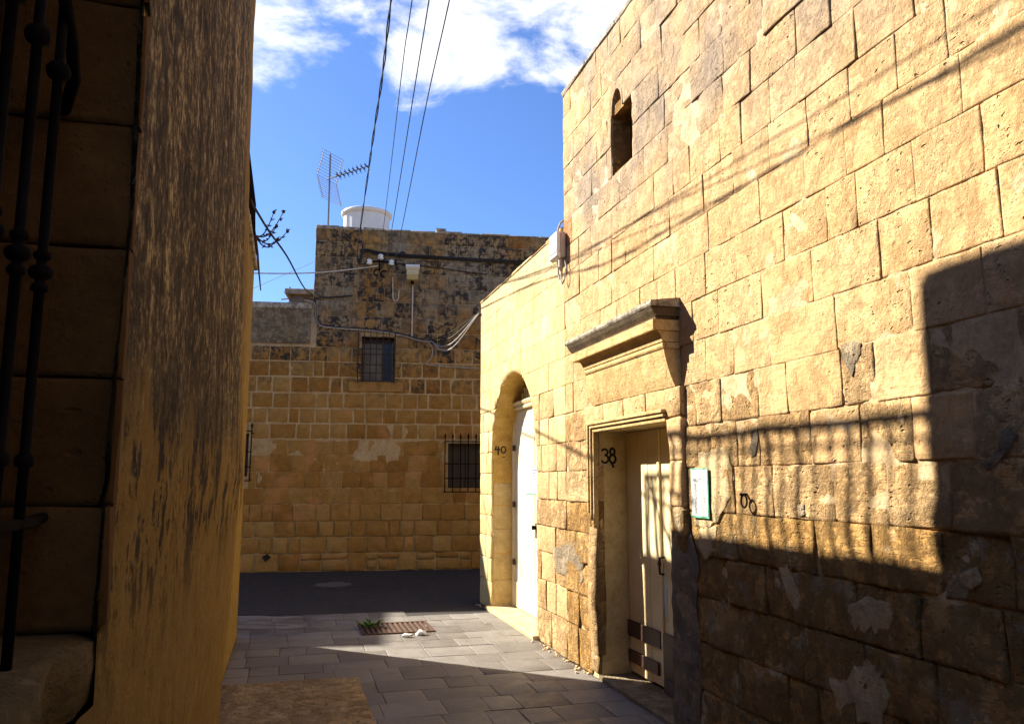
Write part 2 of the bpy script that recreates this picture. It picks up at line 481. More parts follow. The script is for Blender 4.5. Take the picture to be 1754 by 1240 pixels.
def paving_mat(name, c1, c2, c3, wet=0.6, rough=0.55):
    mt, g = material(name)
    p = g.pos()
    big = g.noise(p, 0.8, 5, 0.6); mid = g.noise(p, 6, 7, 0.65); fine = g.noise(p, 60, 4, 0.6)
    f = g.m('ADD', g.m('MULTIPLY', g.rnd(), 0.5), g.m('MULTIPLY', mid, 0.5))
    col = g.ramp(g.step(f, 0.2, 0.8), [(0, c1), (0.5, c2), (1, c3)])
    col = g.mix(1.0, col, g.ramp(fine, [(0.25, (0.75, 0.75, 0.75)), (0.75, (1.2, 1.2, 1.2))]), 'MULTIPLY')
    sx = g.node('ShaderNodeSeparateXYZ'); g.put(sx.inputs[0], p)
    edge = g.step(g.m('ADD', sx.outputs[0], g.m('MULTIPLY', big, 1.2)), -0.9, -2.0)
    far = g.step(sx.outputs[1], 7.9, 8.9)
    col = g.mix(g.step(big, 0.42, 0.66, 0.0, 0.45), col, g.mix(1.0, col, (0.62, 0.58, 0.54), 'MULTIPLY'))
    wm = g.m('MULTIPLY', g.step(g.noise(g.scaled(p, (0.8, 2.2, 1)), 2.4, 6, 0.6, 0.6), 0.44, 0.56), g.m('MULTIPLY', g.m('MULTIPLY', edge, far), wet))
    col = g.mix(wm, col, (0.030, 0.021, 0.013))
    hgt = g.m('ADD', g.m('MULTIPLY', mid, 0.7), g.m('MULTIPLY', fine, 0.35))
    rg = g.step(mid, 0.3, 0.7, rough - 0.08, rough + 0.15)
    return finish(mt, g, col, rg, hgt, 0.006, 1.0, spec=0.35)
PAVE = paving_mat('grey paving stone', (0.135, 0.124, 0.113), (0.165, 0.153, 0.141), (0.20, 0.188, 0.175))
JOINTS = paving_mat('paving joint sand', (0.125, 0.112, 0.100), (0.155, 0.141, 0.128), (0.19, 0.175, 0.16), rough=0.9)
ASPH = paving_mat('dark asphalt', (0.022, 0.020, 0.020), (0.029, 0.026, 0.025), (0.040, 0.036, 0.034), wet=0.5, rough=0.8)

def wall_plaster():
    """old plaster of the left-hand house: yellow below, grimy and streaked above"""
    mt, g = material('streaked old plaster')
    p = g.pos(); z = g.z()
    st1 = g.noise(g.scaled(p, (1, 1, 0.80)), 15, 9, 0.76, 0.0); st2 = g.noise(g.scaled(p, (1, 1, 0.75)), 40, 6, 0.74); st3 = g.noise(g.scaled(p, (1, 1, 0.40)), 5, 5, 0.65)
    fine = g.noise(p, 70, 4, 0.6); mid = g.noise(p, 9, 6, 0.6)
    yel = g.ramp(g.m('ADD', g.m('MULTIPLY', st1, 0.6), g.m('MULTIPLY', mid, 0.4)), [(0.3, (0.14, 0.080, 0.017)), (0.46, (0.265, 0.168, 0.042)), (0.7, (0.37, 0.255, 0.084))])
    gm = g.m('ADD', g.m('ADD', g.m('MULTIPLY', st1, 0.56), g.m('MULTIPLY', st2, 0.44)), g.m('MULTIPLY', g.m('SUBTRACT', g.noise(g.scaled(p, (1, 1, 0.3)), 4.0, 3, 0.5), 0.5), 0.22))
    gry = g.ramp(gm, [(0.38, (0.016, 0.011, 0.006)), (0.455, (0.055, 0.040, 0.020)), (0.51, (0.105, 0.078, 0.040)), (0.545, (0.22, 0.165, 0.083)), (0.595, (0.52, 0.40, 0.215))])
    zz = g.m('ADD', z, g.m('ADD', g.m('MULTIPLY', g.m('SUBTRACT', st3, 0.5), 0.75), g.m('MULTIPLY', g.m('SUBTRACT', st1, 0.5), 0.7)))
    along = g.vm('DOT_PRODUCT', p, tuple(AX))
    corner_bounce = g.step(g.m('ADD', along, g.m('MULTIPLY', st3, 0.5)), 4.75, 5.25)                    # light bounced onto the corner, painted in as paler yellow
    up = g.m('MULTIPLY', g.step(zz, 1.55, 1.85), g.m('SUBTRACT', 1.0, g.m('MULTIPLY', corner_bounce, 0.85)))
    col = g.mix(up, yel, gry)
    band = g.m('MULTIPLY', g.step(z, 1.05, 1.50), g.step(z, 2.1, 1.65))
    soot = g.m('MULTIPLY', g.step(g.m('ADD', g.m('MULTIPLY', st1, 0.55), g.m('MULTIPLY', st3, 0.45)), 0.495, 0.535), band)
    near = g.m('MULTIPLY', g.step(along, 1.66, 1.56), g.m('MULTIPLY', g.step(z, 1.26, 1.38), g.step(z, 1.66, 1.52)))
    soot = g.m('MAXIMUM', soot, g.m('MULTIPLY', near, g.step(st1, 0.47, 0.56)))
    col = g.mix(g.m('MULTIPLY', soot, 0.93), col, (0.022, 0.015, 0.010))
    ticks = g.m('MULTIPLY', g.step(st2, 0.60, 0.66), 0.75)
    col = g.mix(g.m('MULTIPLY', ticks, g.m('SUBTRACT', 1.0, up)), col, (0.075, 0.040, 0.013))
    hgt = g.m('ADD', g.m('MULTIPLY', st1, 0.8), g.m('ADD', g.m('MULTIPLY', st2, 0.5), g.m('MULTIPLY', fine, 0.25)))
    return finish(mt, g, col, 0.92, hgt, 0.030, 1.0, spec=0.15)
PLASTER = wall_plaster()

def paint(name, c, c2, rough=0.5, wear=0.35, wearcol=(0.25, 0.17, 0.09)):
    mt, g = material(name)
    p = g.pos()
    st = g.noise(g.scaled(p, (1, 1, 0.06)), 40, 5, 0.6); mid = g.noise(p, 5, 6, 0.6); fine = g.noise(p, 60, 4, 0.6)
    col = g.mix(g.step(mid, 0.3, 0.7), c, c2)
    wm = g.m('MULTIPLY', g.step(g.m('ADD', g.m('MULTIPLY', st, 0.5), g.m('MULTIPLY', fine, 0.5)), 0.58, 0.66), wear)
    col = g.mix(wm, col, wearcol)
    return finish(mt, g, col, rough, g.m('ADD', g.m('MULTIPLY', st, 0.7), g.m('MULTIPLY', fine, 0.2)), 0.0025, 1.0, spec=0.35)
CREAM = paint('cream door paint', (0.70, 0.57, 0.31), (0.76, 0.64, 0.38), 0.5, 0.6)
WHITE = paint('off white door paint', (0.66, 0.56, 0.36), (0.71, 0.62, 0.43), 0.5, 0.45)
BROWN = paint('dark brown boards', (0.070, 0.030, 0.022), (0.095, 0.042, 0.030), 0.5, 0.4, (0.16, 0.09, 0.06))
DARKWOOD = paint('dark shutter wood', (0.10, 0.085, 0.065), (0.14, 0.12, 0.09), 0.6, 0.3)
VDARK = paint('dark window wood', (0.020, 0.014, 0.010), (0.032, 0.020, 0.014), 0.6, 0.2)
BLUEP = paint('pale blue paint smear', (0.48, 0.60, 0.70), (0.55, 0.66, 0.72), 0.6, 0.5, (0.7, 0.6, 0.38))
def plain(name, c, rough=0.6, metal=0.0, var=0.25, scale=30, spec=0.2):
    mt, g = material(name)
    n = g.noise(g.pos(), scale, 5, 0.6)
    col = g.mix(g.step(n, 0.3, 0.7), tuple(q * (1 - var) for q in c), tuple(min(1, q * (1 + var)) for q in c))
    return finish(mt, g, col, rough, n, 0.001, 1.0, metal, spec)
IRON = plain('black wrought iron', (0.005, 0.004, 0.004), 0.9, 0.0, 0.25, 30, 0.04)
RUST = plain('rusty iron', (0.085, 0.045, 0.028), 0.75)
GREYIRON = plain('dark brown painted iron', (0.030, 0.022, 0.018), 0.7)
BLACKP = plain('black hand paint', (0.012, 0.010, 0.009), 0.6)
CABLE = plain('black cable sheath', (0.016, 0.016, 0.018), 0.5)
CABLEG = plain('grey cable sheath', (0.30, 0.28, 0.26), 0.6)
CABLEW = plain('pale cable sheath', (0.46, 0.42, 0.36), 0.6)
PAPER = plain('white paper', (0.62, 0.63, 0.64), 0.6, 0, 0.04, 8)
GREEN = plain('green plastic border', (0.12, 0.42, 0.26), 0.45)
INK = plain('grey print', (0.07, 0.07, 0.08), 0.7)
INKB = plain('black print', (0.02, 0.02, 0.02), 0.7)
TANKW = plain('white tank plastic', (0.74, 0.72, 0.67), 0.5, 0, 0.06, 3)
PORC = plain('white porcelain', (0.72, 0.71, 0.68), 0.25, 0, 0.05)
LAMPW = plain('grey white lamp housing', (0.62, 0.61, 0.57), 0.5, 0, 0.08)
LENS = plain('yellowed lamp lens', (0.46, 0.40, 0.24), 0.35, 0, 0.1)
BOXW = plain('white meter box plastic', (0.80, 0.78, 0.74), 0.45, 0, 0.04)
BOXS = plain('taupe box side', (0.52, 0.43, 0.36), 0.55, 0, 0.05)
ALU = plain('aluminium antenna rod', (0.20, 0.18, 0.18), 0.5, 0.2, 0.15)
RIBM = plain('worn iron ribs', (0.085, 0.078, 0.072), 0.6)
DRY = plain('dry brown stem', (0.060, 0.040, 0.035), 0.8)
LEAF = plain('green weed leaf', (0.075, 0.16, 0.02), 0.6, 0, 0.35)
def glass_mat():
    mt, g = material('dark window glass')
    return finish(mt, g, (0.015, 0.016, 0.018), 0.25, None, spec=0.4)
GLASS = glass_mat()

# ------------------------------------------------------------------ ground
o = mesh('ground', [(-400, -400, -0.008), (400, -400, -0.008), (400, 400, -0.008), (-400, 400, -0.008)], [(0, 1, 2, 3)], JOINTS, at=(0, 0, -0.008))
tag(o, None, None, kind='structure')
# asphalt of the cross street: an uneven near edge
n = 240
xs = [-40 + 80 * i / n for i in range(n + 1)]
V = []; F = []
for i, x in enumerate(xs):
    V.append((x, 9.78 + 0.22 * nz(x, 3, 1, 1.6) + 0.05 * nz(x, 9, 1, 9) + (0.02 * x), 0.0)); V.append((x, 15.2 + 0.14 * (x + 2.84), 0.0))
for i in range(n): F.append((2 * i, 2 * i + 2, 2 * i + 3, 2 * i + 1))
o = mesh('road', V, F, ASPH, at=(0, 12, 0)); tag(o, None, None, kind='structure')
pavement = bpy.data.objects.new('pavement', None); COL.objects.link(pavement)
pavement.location = RF.w(6.5, 1.4, 0); pavement.rotation_euler = (0, 0, RF.ang)
OFF['pavement'] = Vector((6.5, 1.4, 0)); FR['pavement'] = RF
pavement['kind'] = 'structure'
s = 3.55
row = 0
while s < 9.75:
    ln = random.choice((0.33, 0.36, 0.40, 0.44))
    d = 0.02 - random.uniform(0, 0.2)
    dmax = 2.92 if s < 8.8 else 6.2
    while d < dmax:
        w = random.choice((0.24, 0.30, 0.36, 0.44, 0.54))
        p = RF.w(s + ln / 2, d + w / 2)
        if p.y < 9.86 + 0.02 * p.x and not (4.0 < s + ln / 2 < 6.42 and d > 1.93):
            stone('paver', pavement, s, s + ln, max(d, 0.005), min(d + w, dmax), put_g, PAVE, 4, 3, amp=0.003, joint=0.0025, bev=0.001, deep=0.03, chip=0.15, proud=0.006, crook=0.002, wear=0.008)
        d += w
    s += ln; row += 1

# ------------------------------------------------------------------ right-hand houses
LV = [0.0, 0.335, 0.615, 0.885, 1.14, 1.40, 1.67, 1.935, 2.20, 2.467, 2.737, 3.005, 3.26, 3.525, 3.79, 4.055, 4.32, 4.585, 4.85, 5.115, 5.33]
S38, S40 = 7.03, 10.5
house38 = root('stone_house', 'tall sunlit honey limestone house with door 38, its stone hood and a small slit window', 'house', RF, 3.0, 0.0)
house40 = root('stone_house', 'lower pale limestone house with arched door 40 at the street corner', 'house', RF, 8.8, 0.0)
DOOR38 = (5.0, 6.25, 1.985)
SUR = (4.69, 6.42)
ARC_C, ARC_R, ARC_H = 8.92, 0.95, 1.885

# measured upright joints, course by course (pixels in the photograph)
MEAS = {12: [(1460, 250), (1543, 210), (1628, 150), (1321, 320), (1386, 285), (1260, 380), (1207, 410)],
        11: [(1383, 390), (1306, 430), (1254, 450), (1216, 470), (1455, 360), (1522, 330), (1655, 250)],
        10: [(1422, 470), (1346, 490), (1265, 525), (1212, 545), (1474, 430), (1574, 400), (1692, 350)],
        9: [(1396, 560), (1308, 590), (1234, 620), (1513, 530), (1604, 500), (1725, 470)],
        8: [(1323, 670), (1260, 680), (1211, 690), (1437, 650), (1568, 620), (1697, 600)],
        7: [(1238, 760), (1304, 765), (1352, 750), (1447, 745), (1506, 740), (1602, 730)],
        6: [(1306, 850), (1395, 850), (1573, 845), (1480, 850)],
        5: [(1435, 950), (1638, 960), (1330, 950), (1262, 950), (1530, 960)],
        4: [(1267, 1000), (1319, 1010), (1400, 1020), (1500, 1030), (1622, 1060)],
        3: [(1250, 1090), (1315, 1100), (1362, 1110), (1470, 1110), (1580, 1130)]}
MAT38 = []
def in_sur(a, b, h0, h1):
    return a < SUR[1] + 0.02 and b > SUR[0] - 0.02 and h0 < 2.30
def cuts38(k):
    out = []
    h0, h1 = LV[k], LV[k + 1]
    if k in MEAS:
        c = sorted(right_pt(*p)[0] for p in MEAS[k])
        a = c[0]
        pre = []
        while a > 0.6:
            a -= random.uniform(0.26, 0.52); pre.append(a)
        c = sorted(pre) + c
    else:
        c = [0.6 + random.uniform(0, 0.4)]
    while c[-1] < S38 - 0.22:
        c.append(c[-1] + random.uniform(0.22, 0.50))
    c = [x for x in c if x < S38 - 0.16] + [S38]
    if h0 < 2.28:                                   # stop against the door surround
        lo = [x for x in c if x < SUR[0] - 0.14] + [SUR[0]]
        hi = [SUR[1]] + [x for x in c if x > SUR[1] + 0.15]
        return [lo, hi]
    return [c]
SLIT = (5.40, 5.82, 4.08, 4.585)
NICHE = (5.59, 5.82, 4.585, 4.80)
red = 0
for k in range(len(LV) - 1):
    h0, h1 = LV[k], LV[k + 1]
    for seg in cuts38(k):
        for a, b in zip(seg[:-1], seg[1:]):
            if b - a < 0.07 or b < 0.75: continue
            pieces = [(a, b)]
            if h0 < SLIT[3] - 0.05 and h1 > SLIT[2] + 0.05:          # the slit window
                pieces = [q for q in ((a, min(b, SLIT[0])), (max(a, SLIT[1]), b)) if q[1] - q[0] > 0.05]
            if h0 < 4.7 < h1:                                                # the little arched niche above it
                pieces = [q for q in ((a, min(b, NICHE[0])), (max(a, NICHE[1]), b)) if q[1] - q[0] > 0.04]
            for (p, q) in pieces:
                low = h1 < 1.45
                mat = ROUGH if low else (WORN if h1 < 1.72 or (h1 < 2.3 and random.random() < 0.6) else HONEY)
                if mat is HONEY and q > 6.9 and 3.7 < h0 < 4.0: mat = REDSTONE
                amp = {ROUGH: 0.013, WORN: 0.009}.get(mat, 0.005)
                if h0 > 3.7 and random.random() < 0.3: amp = 0.012
                vis = q > 1.9
                flip(stone('stone', house38, p, q, h0, h1, put_r, mat, 7 if vis else 4, 5 if vis else 3, amp=amp, joint=random.choice((0.0002, 0.0004, 0.0008, 0.0015, 0.003, 0.008)), jv=random.choice((0.0004, 0.001, 0.003, 0.008)), proud=random.uniform(-0.002, 0.003),
                           bev=random.choice((0.0004, 0.001, 0.002, 0.0035)) if mat is HONEY else 0.0035, chip=0.22, crook=0.005 if mat is HONEY else 0.010, wear=0.010 if mat is HONEY else 0.016))

def dep38(s, h):
    d = -0.003 + 0.016 * nz(s, h, 3, 3.1) + 0.014 * nz(s, h, 8, 11)
    if h < 1.45: d = -0.015 + 0.012 * nz(s, h, 3, 3.1) + 0.014 * nz(s, h, 8, 11)
    d = min(d - 0.002, -0.0018)
    return d
def skip38(s, h):
    return (SUR[0] + .1 < s < SUR[1] - .1 and h < 2.25) or (SLIT[0] < s < SLIT[1] and SLIT[2] < h < SLIT[3]) or (NICHE[0] < s < NICHE[1] and NICHE[2] - .03 < h < NICHE[3])
flip(sheet('mortar_bed', 0.6, S38 - 0.01, 0.0, 5.31, 128, 106, put_r, dep38, MORTAR, house38, skip=skip38))
# solid wall behind, with the door and slit openings left open
b = MB()
b.box(-4.0, 0.62, -0.5, 0.0, 0, 5.33)
b.box(0.62, 4.86, -0.5, -0.055, 0, 4.08)
b.box(4.86, 6.27, -0.5, -0.055, 1.99, 4.08)
b.box(6.27, S38, -0.5, -0.055, 0, 4.08)
b.box(0.62, 5.395, -0.5, -0.055, 4.08, 4.59)
b.box(5.825, S38, -0.5, -0.055, 4.08, 4.59)
b.box(0.62, NICHE[0], -0.5, -0.055, 4.59, 5.31).box(NICHE[1], S38, -0.5, -0.055, 4.59, 5.31).box(NICHE[0], NICHE[1], -0.5, -0.055, 4.86, 5.31).box(NICHE[0], NICHE[1], -0.5, -0.12, 4.59, 4.86)
b.box(-4.0, S38, -5.0, -0.6, 3.95, 5.25)
b.build('wall', HONEY, house38)
MB().box(S38 - 0.03, S38 + 0.012, -0.5, -0.02, 3.9, 5.3, 0.012).build('wall_end', HONEY, house38)
MB().box(-4, S38 - 0.3, -5.0, -0.5, 0, 3.9).build('house_body', HONEY, house38)
# worn coping stones of the parapet
a = 0.5
while a < S38:
    bb = min(a + random.uniform(0.4, 0.7), S38 + 0.02)
    MB().box(a + 0.004, bb - 0.004, -0.40, 0.012 + random.uniform(-0.01, 0.006), 5.333, 5.375 + random.uniform(0, 0.015), 0.012, 0.004).build('coping_stone', TOPSLAB, house38)
    a = bb
# slit window: deep splayed stone jambs, carved arched head, an iron bar
sl = MB()
sl.box(SLIT[1] - 0.002, SLIT[1] + 0.10, -0.42, -0.015, SLIT[2] - 0.02, SLIT[3] + 0.02)
sl.box(SLIT[0] - 0.10, SLIT[0] + 0.002, -0.42, -0.015, SLIT[2] - 0.02, SLIT[3] + 0.02)
sl.box(SLIT[0] - 0.08, SLIT[1] + 0.08, -0.42, -0.018, SLIT[2] - 0.1, SLIT[2] + 0.002)
sl.box(SLIT[0] - 0.08, SLIT[1] + 0.08, -0.42, -0.02, SLIT[3] - 0.002, SLIT[3] + 0.08)
w = sl.build('slit_window', ROUGH, house38)
MB().box(SLIT[0] + 0.004, SLIT[1] - 0.004, -0.20, -0.17, SLIT[2] + 0.004, SLIT[3] - 0.004).build('shutter', VDARK, w)
MB().tube([(5.60, -0.10, SLIT[2] + 0.003), (5.60, -0.10, SLIT[3] - 0.003)], 0.013, 8).build('iron_bar', IRON, w)
# carved half round niche above the slit: spandrel stone with an arched cut, sunk back
nc, nw, nh = (NICHE[0] + NICHE[1]) / 2, (NICHE[1] - NICHE[0]) / 2 - 0.012, 0.185
ap = [(nc - nw * math.cos(math.pi * i / 12), 4.587 + nh * math.sin(math.pi * i / 12)) for i in range(13)]
ap = [(NICHE[0], 4.587)] + ap + [(NICHE[1], 4.587)]
V = []; F = []
for (u, v) in ap: V += [(u, 0.001, v), (u, -0.11, v), (u, 0.001, 4.85), (u, -0.11, 4.85)]
for i in range(len(ap) - 1):
    q = 4 * i
    F += [(q, q + 4, q + 5, q + 1), (q, q + 2, q + 6, q + 4), (q + 1, q + 5, q + 7, q + 3), (q + 2, q + 3, q + 7, q + 6)]
MB().add(V, F).build('arched_head', HONEY, w)
MB().box(NICHE[0] + 0.005, NICHE[1] - 0.005, -0.118, -0.085, 4.590, 4.795).build('niche_back', ROUGH, w)

# ---- door 38: surround, frieze, cornice
surround = MB().box(4.72, 6.40, -0.05, 0.02, 1.99, 2.19).build('door_surround', MORTAR, house38)
def put_sur(s, h, w): return (s, w + 0.035, h)
for seg, (h0, h1) in (([4.69, 5.21, 5.62, 6.02, 6.42], (2.005, 2.205)),):
    for a, bb in zip(seg[:-1], seg[1:]):
        flip(stone('stone', surround, a, bb, h0, h1, put_sur, HONEY, 6, 4, amp=0.007, joint=0.006, bev=0.008, deep=0.06, chip=0.3))
hs = [0.04, 0.42, 0.78, 1.10, 1.42, 1.72, 2.0]
for h0, h1 in zip(hs[:-1], hs[1:]):
    flip(stone('stone', surround, 4.69 + random.uniform(-.008, .008), 4.885 + random.uniform(-0.012, 0.010), h0, h1, put_sur, HONEY if h0 > 1.3 else ROUGH, 6, 5, amp=0.014, joint=0.002, bev=0.010, deep=0.10, chip=0.6, crook=0.012, wear=0.02))
    flip(stone('stone', surround, 6.245 + random.uniform(-.012, .012), 6.42, h0, h1, lambda s, h, w: (s, w + 0.006, h), ROUGH if h1 < 1.5 else HONEY, 5, 5, amp=0.014, joint=0.004, bev=0.014, deep=0.06, chip=0.5, crook=0.012))
# three thin fillets framing the upper part of the opening
for i, (o1, pr) in enumerate(((0.0, 0.040), (0.030, 0.056), (0.058, 0.070))):
    MB().box(4.90, 6.235 + o1 + 0.022, 0.0, pr, 1.985 + o1, 1.985 + o1 + 0.023, 0.004, 0.001).build('fillet', CORN, surround)
    MB().box(6.232 + o1, 6.232 + o1 + 0.022, 0.0, pr, 1.20 + i * 0.06, 1.985 + o1, 0.004, 0.001).build('fillet', CORN, surround)
# grey cement smeared over the lower door edges
def blob_patch(name, parent, outline, mat, th=0.012, fr_put=put_r, base=0.004, label=None):
    """a thin flake of plaster with its own edge thickness; outline of (u, v)"""
    n = len(outline)
    cu = sum(p[0] for p in outline) / n; cv = sum(p[1] for p in outline) / n
    pts = []
    for i in range(n):
        a = outline[i]; c = outline[(i + 1) % n]
        for t in (0, 0.17, 0.34, 0.5, 0.67, 0.84):
            u = a[0] + (c[0] - a[0]) * t; v = a[1] + (c[1] - a[1]) * t
            q = 0.14 * nz(u, v, 5, 14) + 0.16 * nz(u, v, 8, 38)
            pts.append((u + (u - cu) * q, v + (v - cv) * q))
    n = len(pts); V = []
    if fr_put is put_r: base, th = 0.0015, 0.010
    for sc, dd in ((1.0, base - 0.02), (1.0, base + th * 0.25), (0.93, base + th * 0.42), (0.5, base + th * 0.5)):
        for (u, v) in pts:
            V.append(fr_put(cu + (u - cu) * sc, cv + (v - cv) * sc, dd + 0.004 * nz(u * sc, v * sc, 2, 10) + (0.005 * nz(u * sc, v * sc, 6, 27) if fr_put is put_r else 0)))
    V.append(fr_put(cu, cv, base + th * 0.5))
    F = []
    for r_ in range(3):
        for i in range(n):
            F.append((r_ * n + i, r_ * n + (i + 1) % n, (r_ + 1) * n + (i + 1) % n, (r_ + 1) * n + i))
    for i in range(n): F.append((3 * n + i, 3 * n + (i + 1) % n, 4 * n))
    mb = MB().add(V, F)
    o = mb.build(name, mat, parent, smooth=True)
    if label: o['label'] = label
    return o
def sp(*pp): return [right_pt(*p) for p in pp]
# rough render wrapped round the lower door edges
def render_strip(n_, fn, mat):
    rows = [fn(i / (n_ - 1)) for i in range(n_)]
    m_ = len(rows[0])
    MB().add([p for r_ in rows for p in r_], [(i * m_ + j, i * m_ + j + 1, (i + 1) * m_ + j + 1, (i + 1) * m_ + j) for i in range(n_ - 1) for j in range(m_ - 1)]).build('cement_render', mat, surround, smooth=True)
def rs1(t):
    h = 0.01 + 1.27 * t
    k = 0.020 * nz(h, 1, 2, 4) + 0.012 * nz(h, 5, 2, 13)
    s0 = 4.585 + 0.06 * nz(h, 3, 3, 3) + 0.025 * nz(h, 6, 3, 15) + (0.10 * max(0, t - 0.85) / 0.15)
    f_ = 1.0 - 0.55 * max(0, t - 0.8) / 0.2
    mid = [(s0 + (4.84 - s0) * q, (0.006 + 0.050 * math.sin(math.pi * 0.5 * q) + 0.014 * nz(h, q * 3, 7, 7)) * f_ + k * q, h) for q in (0, .2, .4, .6, .8, 1)]
    return mid + [(4.88 + k * .6, 0.030 + k, h), (4.892 + k * .5, -0.04, h), (4.884, -0.16, h)]
render_strip(34, rs1, CEMENT)
def rs2(t):
    h = 0.20 + 1.0 * t
    k = 0.020 * nz(h, 7, 2, 4) + 0.008 * nz(h, 5, 9, 13)
    b_ = math.sin(math.pi * t) ** 0.7
    return [(6.43 + 0.07 * b_ + k, 0.004, h), (6.38 + 0.05 * b_, 0.010 + 0.014 * b_ + k * .6, h), (6.32 + 0.02 * b_, 0.018 + 0.03 * b_ + k, h), (6.27, 0.020 + 0.03 * b_ + k, h), (6.235 - 0.02 * b_ + k * .5, 0.006 + 0.01 * b_, h), (6.246, -0.05, h)]
render_strip(26, rs2, WORN)
# frieze flaring outwards (cavetto) above the lintel
prof = [(-0.05, 2.21), (0.036, 2.206), (0.050, 2.235), (0.068, 2.28), (0.084, 2.33), (0.097, 2.38), (0.107, 2.42), (0.112, 2.455), (-0.05, 2.455)]
cutf = [4.745, 5.16, 5.63, 6.0, 6.26]
hood = MB().box(4.78, 6.22, -0.05, 0.02, 2.21, 2.72).build('door_hood', CORN, house38)
hood['label'] = 'moulded stone hood over door 38'
for a, bb in zip(cutf[:-1], cutf[1:]):
    MB().prism(prof, a + 0.002, bb - 0.002).build('frieze_stone', CORN, hood)
for (a0, a1, pr) in ((4.735, 6.20, [(-0.05, 2.457), (0.118, 2.457), (0.126, 2.468), (0.126, 2.484), (0.118, 2.494), (-0.05, 2.498)]),
                     (4.735, 6.22, [(-0.05, 2.500), (0.126, 2.500), (0.132, 2.53), (0.146, 2.556), (0.160, 2.572), (-0.05, 2.572)]),
                     (4.725, 6.31, [(-0.05, 2.574), (0.192, 2.574), (0.195, 2.58), (0.195, 2.645), (-0.05, 2.645)]),
                     (4.74, 6.33, [(-0.05, 2.647), (0.165, 2.647), (0.172, 2.668), (-0.05, 2.668)]),
                     (4.72, 6.39, [(-0.05, 2.670), (0.172, 2.670), (0.196, 2.70), (0.212, 2.73), (-0.05, 2.73)])):
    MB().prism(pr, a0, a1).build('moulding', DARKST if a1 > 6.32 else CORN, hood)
a = 4.70
for bb in (5.26, 5.85, 6.42):
    V = []; F = []
    nn = 7
    for i in range(nn + 1):
        x = a + 0.003 + (bb - a - 0.006) * i / nn
        e = 0.006 * nz(x, 1, 1, 17)
        for (d, h) in ((-0.05, 2.732), (0.214 + e, 2.732), (0.222 + e, 2.745), (0.216 + e, 2.768 + e), (0.10, 2.785 + e), (-0.05, 2.80)):
            V.append((x, d, h))
    for i in range(nn):
        for j in range(5): F.append((i * 6 + j, i * 6 + j + 1, (i + 1) * 6 + j + 1, (i + 1) * 6 + j))
    F.append(tuple(range(6))); F.append(tuple(nn * 6 + j for j in reversed(range(6))))
    MB().add(V, F).build('top_slab', TOPSLAB, hood)
    a = bb
# recess linings and the leaves of door 38
MB().box(6.252, 6.36, -0.40, -0.02, 0.0, 2.0).build('door_jamb', JAMB, house38)
MB().box(4.75, 4.878, -0.40, -0.02, 0.0, 2.0).build('door_jamb', JAMB, house38)
MB().box(4.86, 6.26, -0.40, -0.022, 1.988, 2.08).build('door_head', JAMB, house38)
step38 = MB().box(4.87, 6.262, -0.30, 0.012, -0.02, 0.045, 0.012, 0.004).build('doorstep', STEP, house38)
door38 = MB().box(4.87, 6.255, -0.33, -0.30, 0.03, 1.99).build('door', VDARK, house38)
door38['label'] = 'weathered cream double door with dark brown lower boards'
for a, bb in ((4.885, 5.13), (5.133, 5.372), (5.375, 5.618), (5.632, 5.835), (5.838, 6.04), (6.043, 6.246)):
    MB().box(a, bb, -0.30, -0.262 + random.uniform(-.003, .003), 0.065 + random.uniform(0, 0.02), 1.985, 0.004).build('plank', CREAM, door38)
MB().box(5.606, 5.644, -0.262, -0.246, 0.09, 1.98, 0.004).build('meeting_strip', CREAM, door38)
MB().box(5.648, 6.246, -0.262, -0.240, 0.345, 0.47, 0.004).build('dark_board', BROWN, door38)
MB().box(5.70, 6.246, -0.262, -0.242, 0.145, 0.24, 0.004).build('dark_board', BROWN, door38)
MB().box(4.886, 5.604, -0.262, -0.240, 0.16, 0.475, 0.004).build('dark_panel', BROWN, door38)
MB().box(4.886, 5.606, -0.262, -0.241, 0.05, 0.155, 0.004).build('dark_board', DARKWOOD, door38)
h = MB(); h.tube([(5.585, -0.262, 1.02), (5.585, -0.225, 1.015), (5.588, -0.222, 0.95), (5.59, -0.226, 0.90), (5.592, -0.262, 0.895)], 0.009, 6)
h.build('door_handle', GREYIRON, door38)
k = MB(); k.tube([(5.625, -0.246, 0.97), (5.625, -0.232, 0.97)], [0.022, 0.018], 10); k.build('keyhole_plate', RUST, door38)
blob_patch('paint_smear', door38, [(5.57, 0.93), (5.60, 0.93), (5.60, 0.62), (5.56, 0.55), (5.55, 0.8)], BLUEP, 0.0006, lambda s, h, w: (s, -0.261 + w, h), 0.001)
blob_patch('paint_smear', door38, [(5.36, 1.18), (5.44, 1.25), (5.45, 1.10), (5.38, 1.05)], BLUEP, 0.0006, lambda s, h, w: (s, -0.2605 + w, h), 0.001)
# the number 38 painted on the jamb
def put_j(u, v, w): return (6.252 - w, -0.05 - u, v)
def circ(cu, cv, ru, rv, a0=0, a1=360, n=14):
    return [(cu + ru * math.cos(R(a0 + (a1 - a0) * i / n)), cv + rv * math.sin(R(a0 + (a1 - a0) * i / n))) for i in range(n + 1)]
three = [circ(0.018, 1.820, 0.026, 0.026, 150, -80), circ(0.018, 1.765, 0.030, 0.032, 80, -150)]
eight = [circ(0.087, 1.826, 0.020, 0.026), circ(0.087, 1.765, 0.027, 0.034), [(0.080, 1.728), (0.092, 1.700)]]
n38 = MB().ribbon(three, 0.017, put_j).ribbon(eight, 0.020, put_j).build('painted_number', BLACKP, house38)
n38['label'] = 'hand painted black 38 on the door jamb'
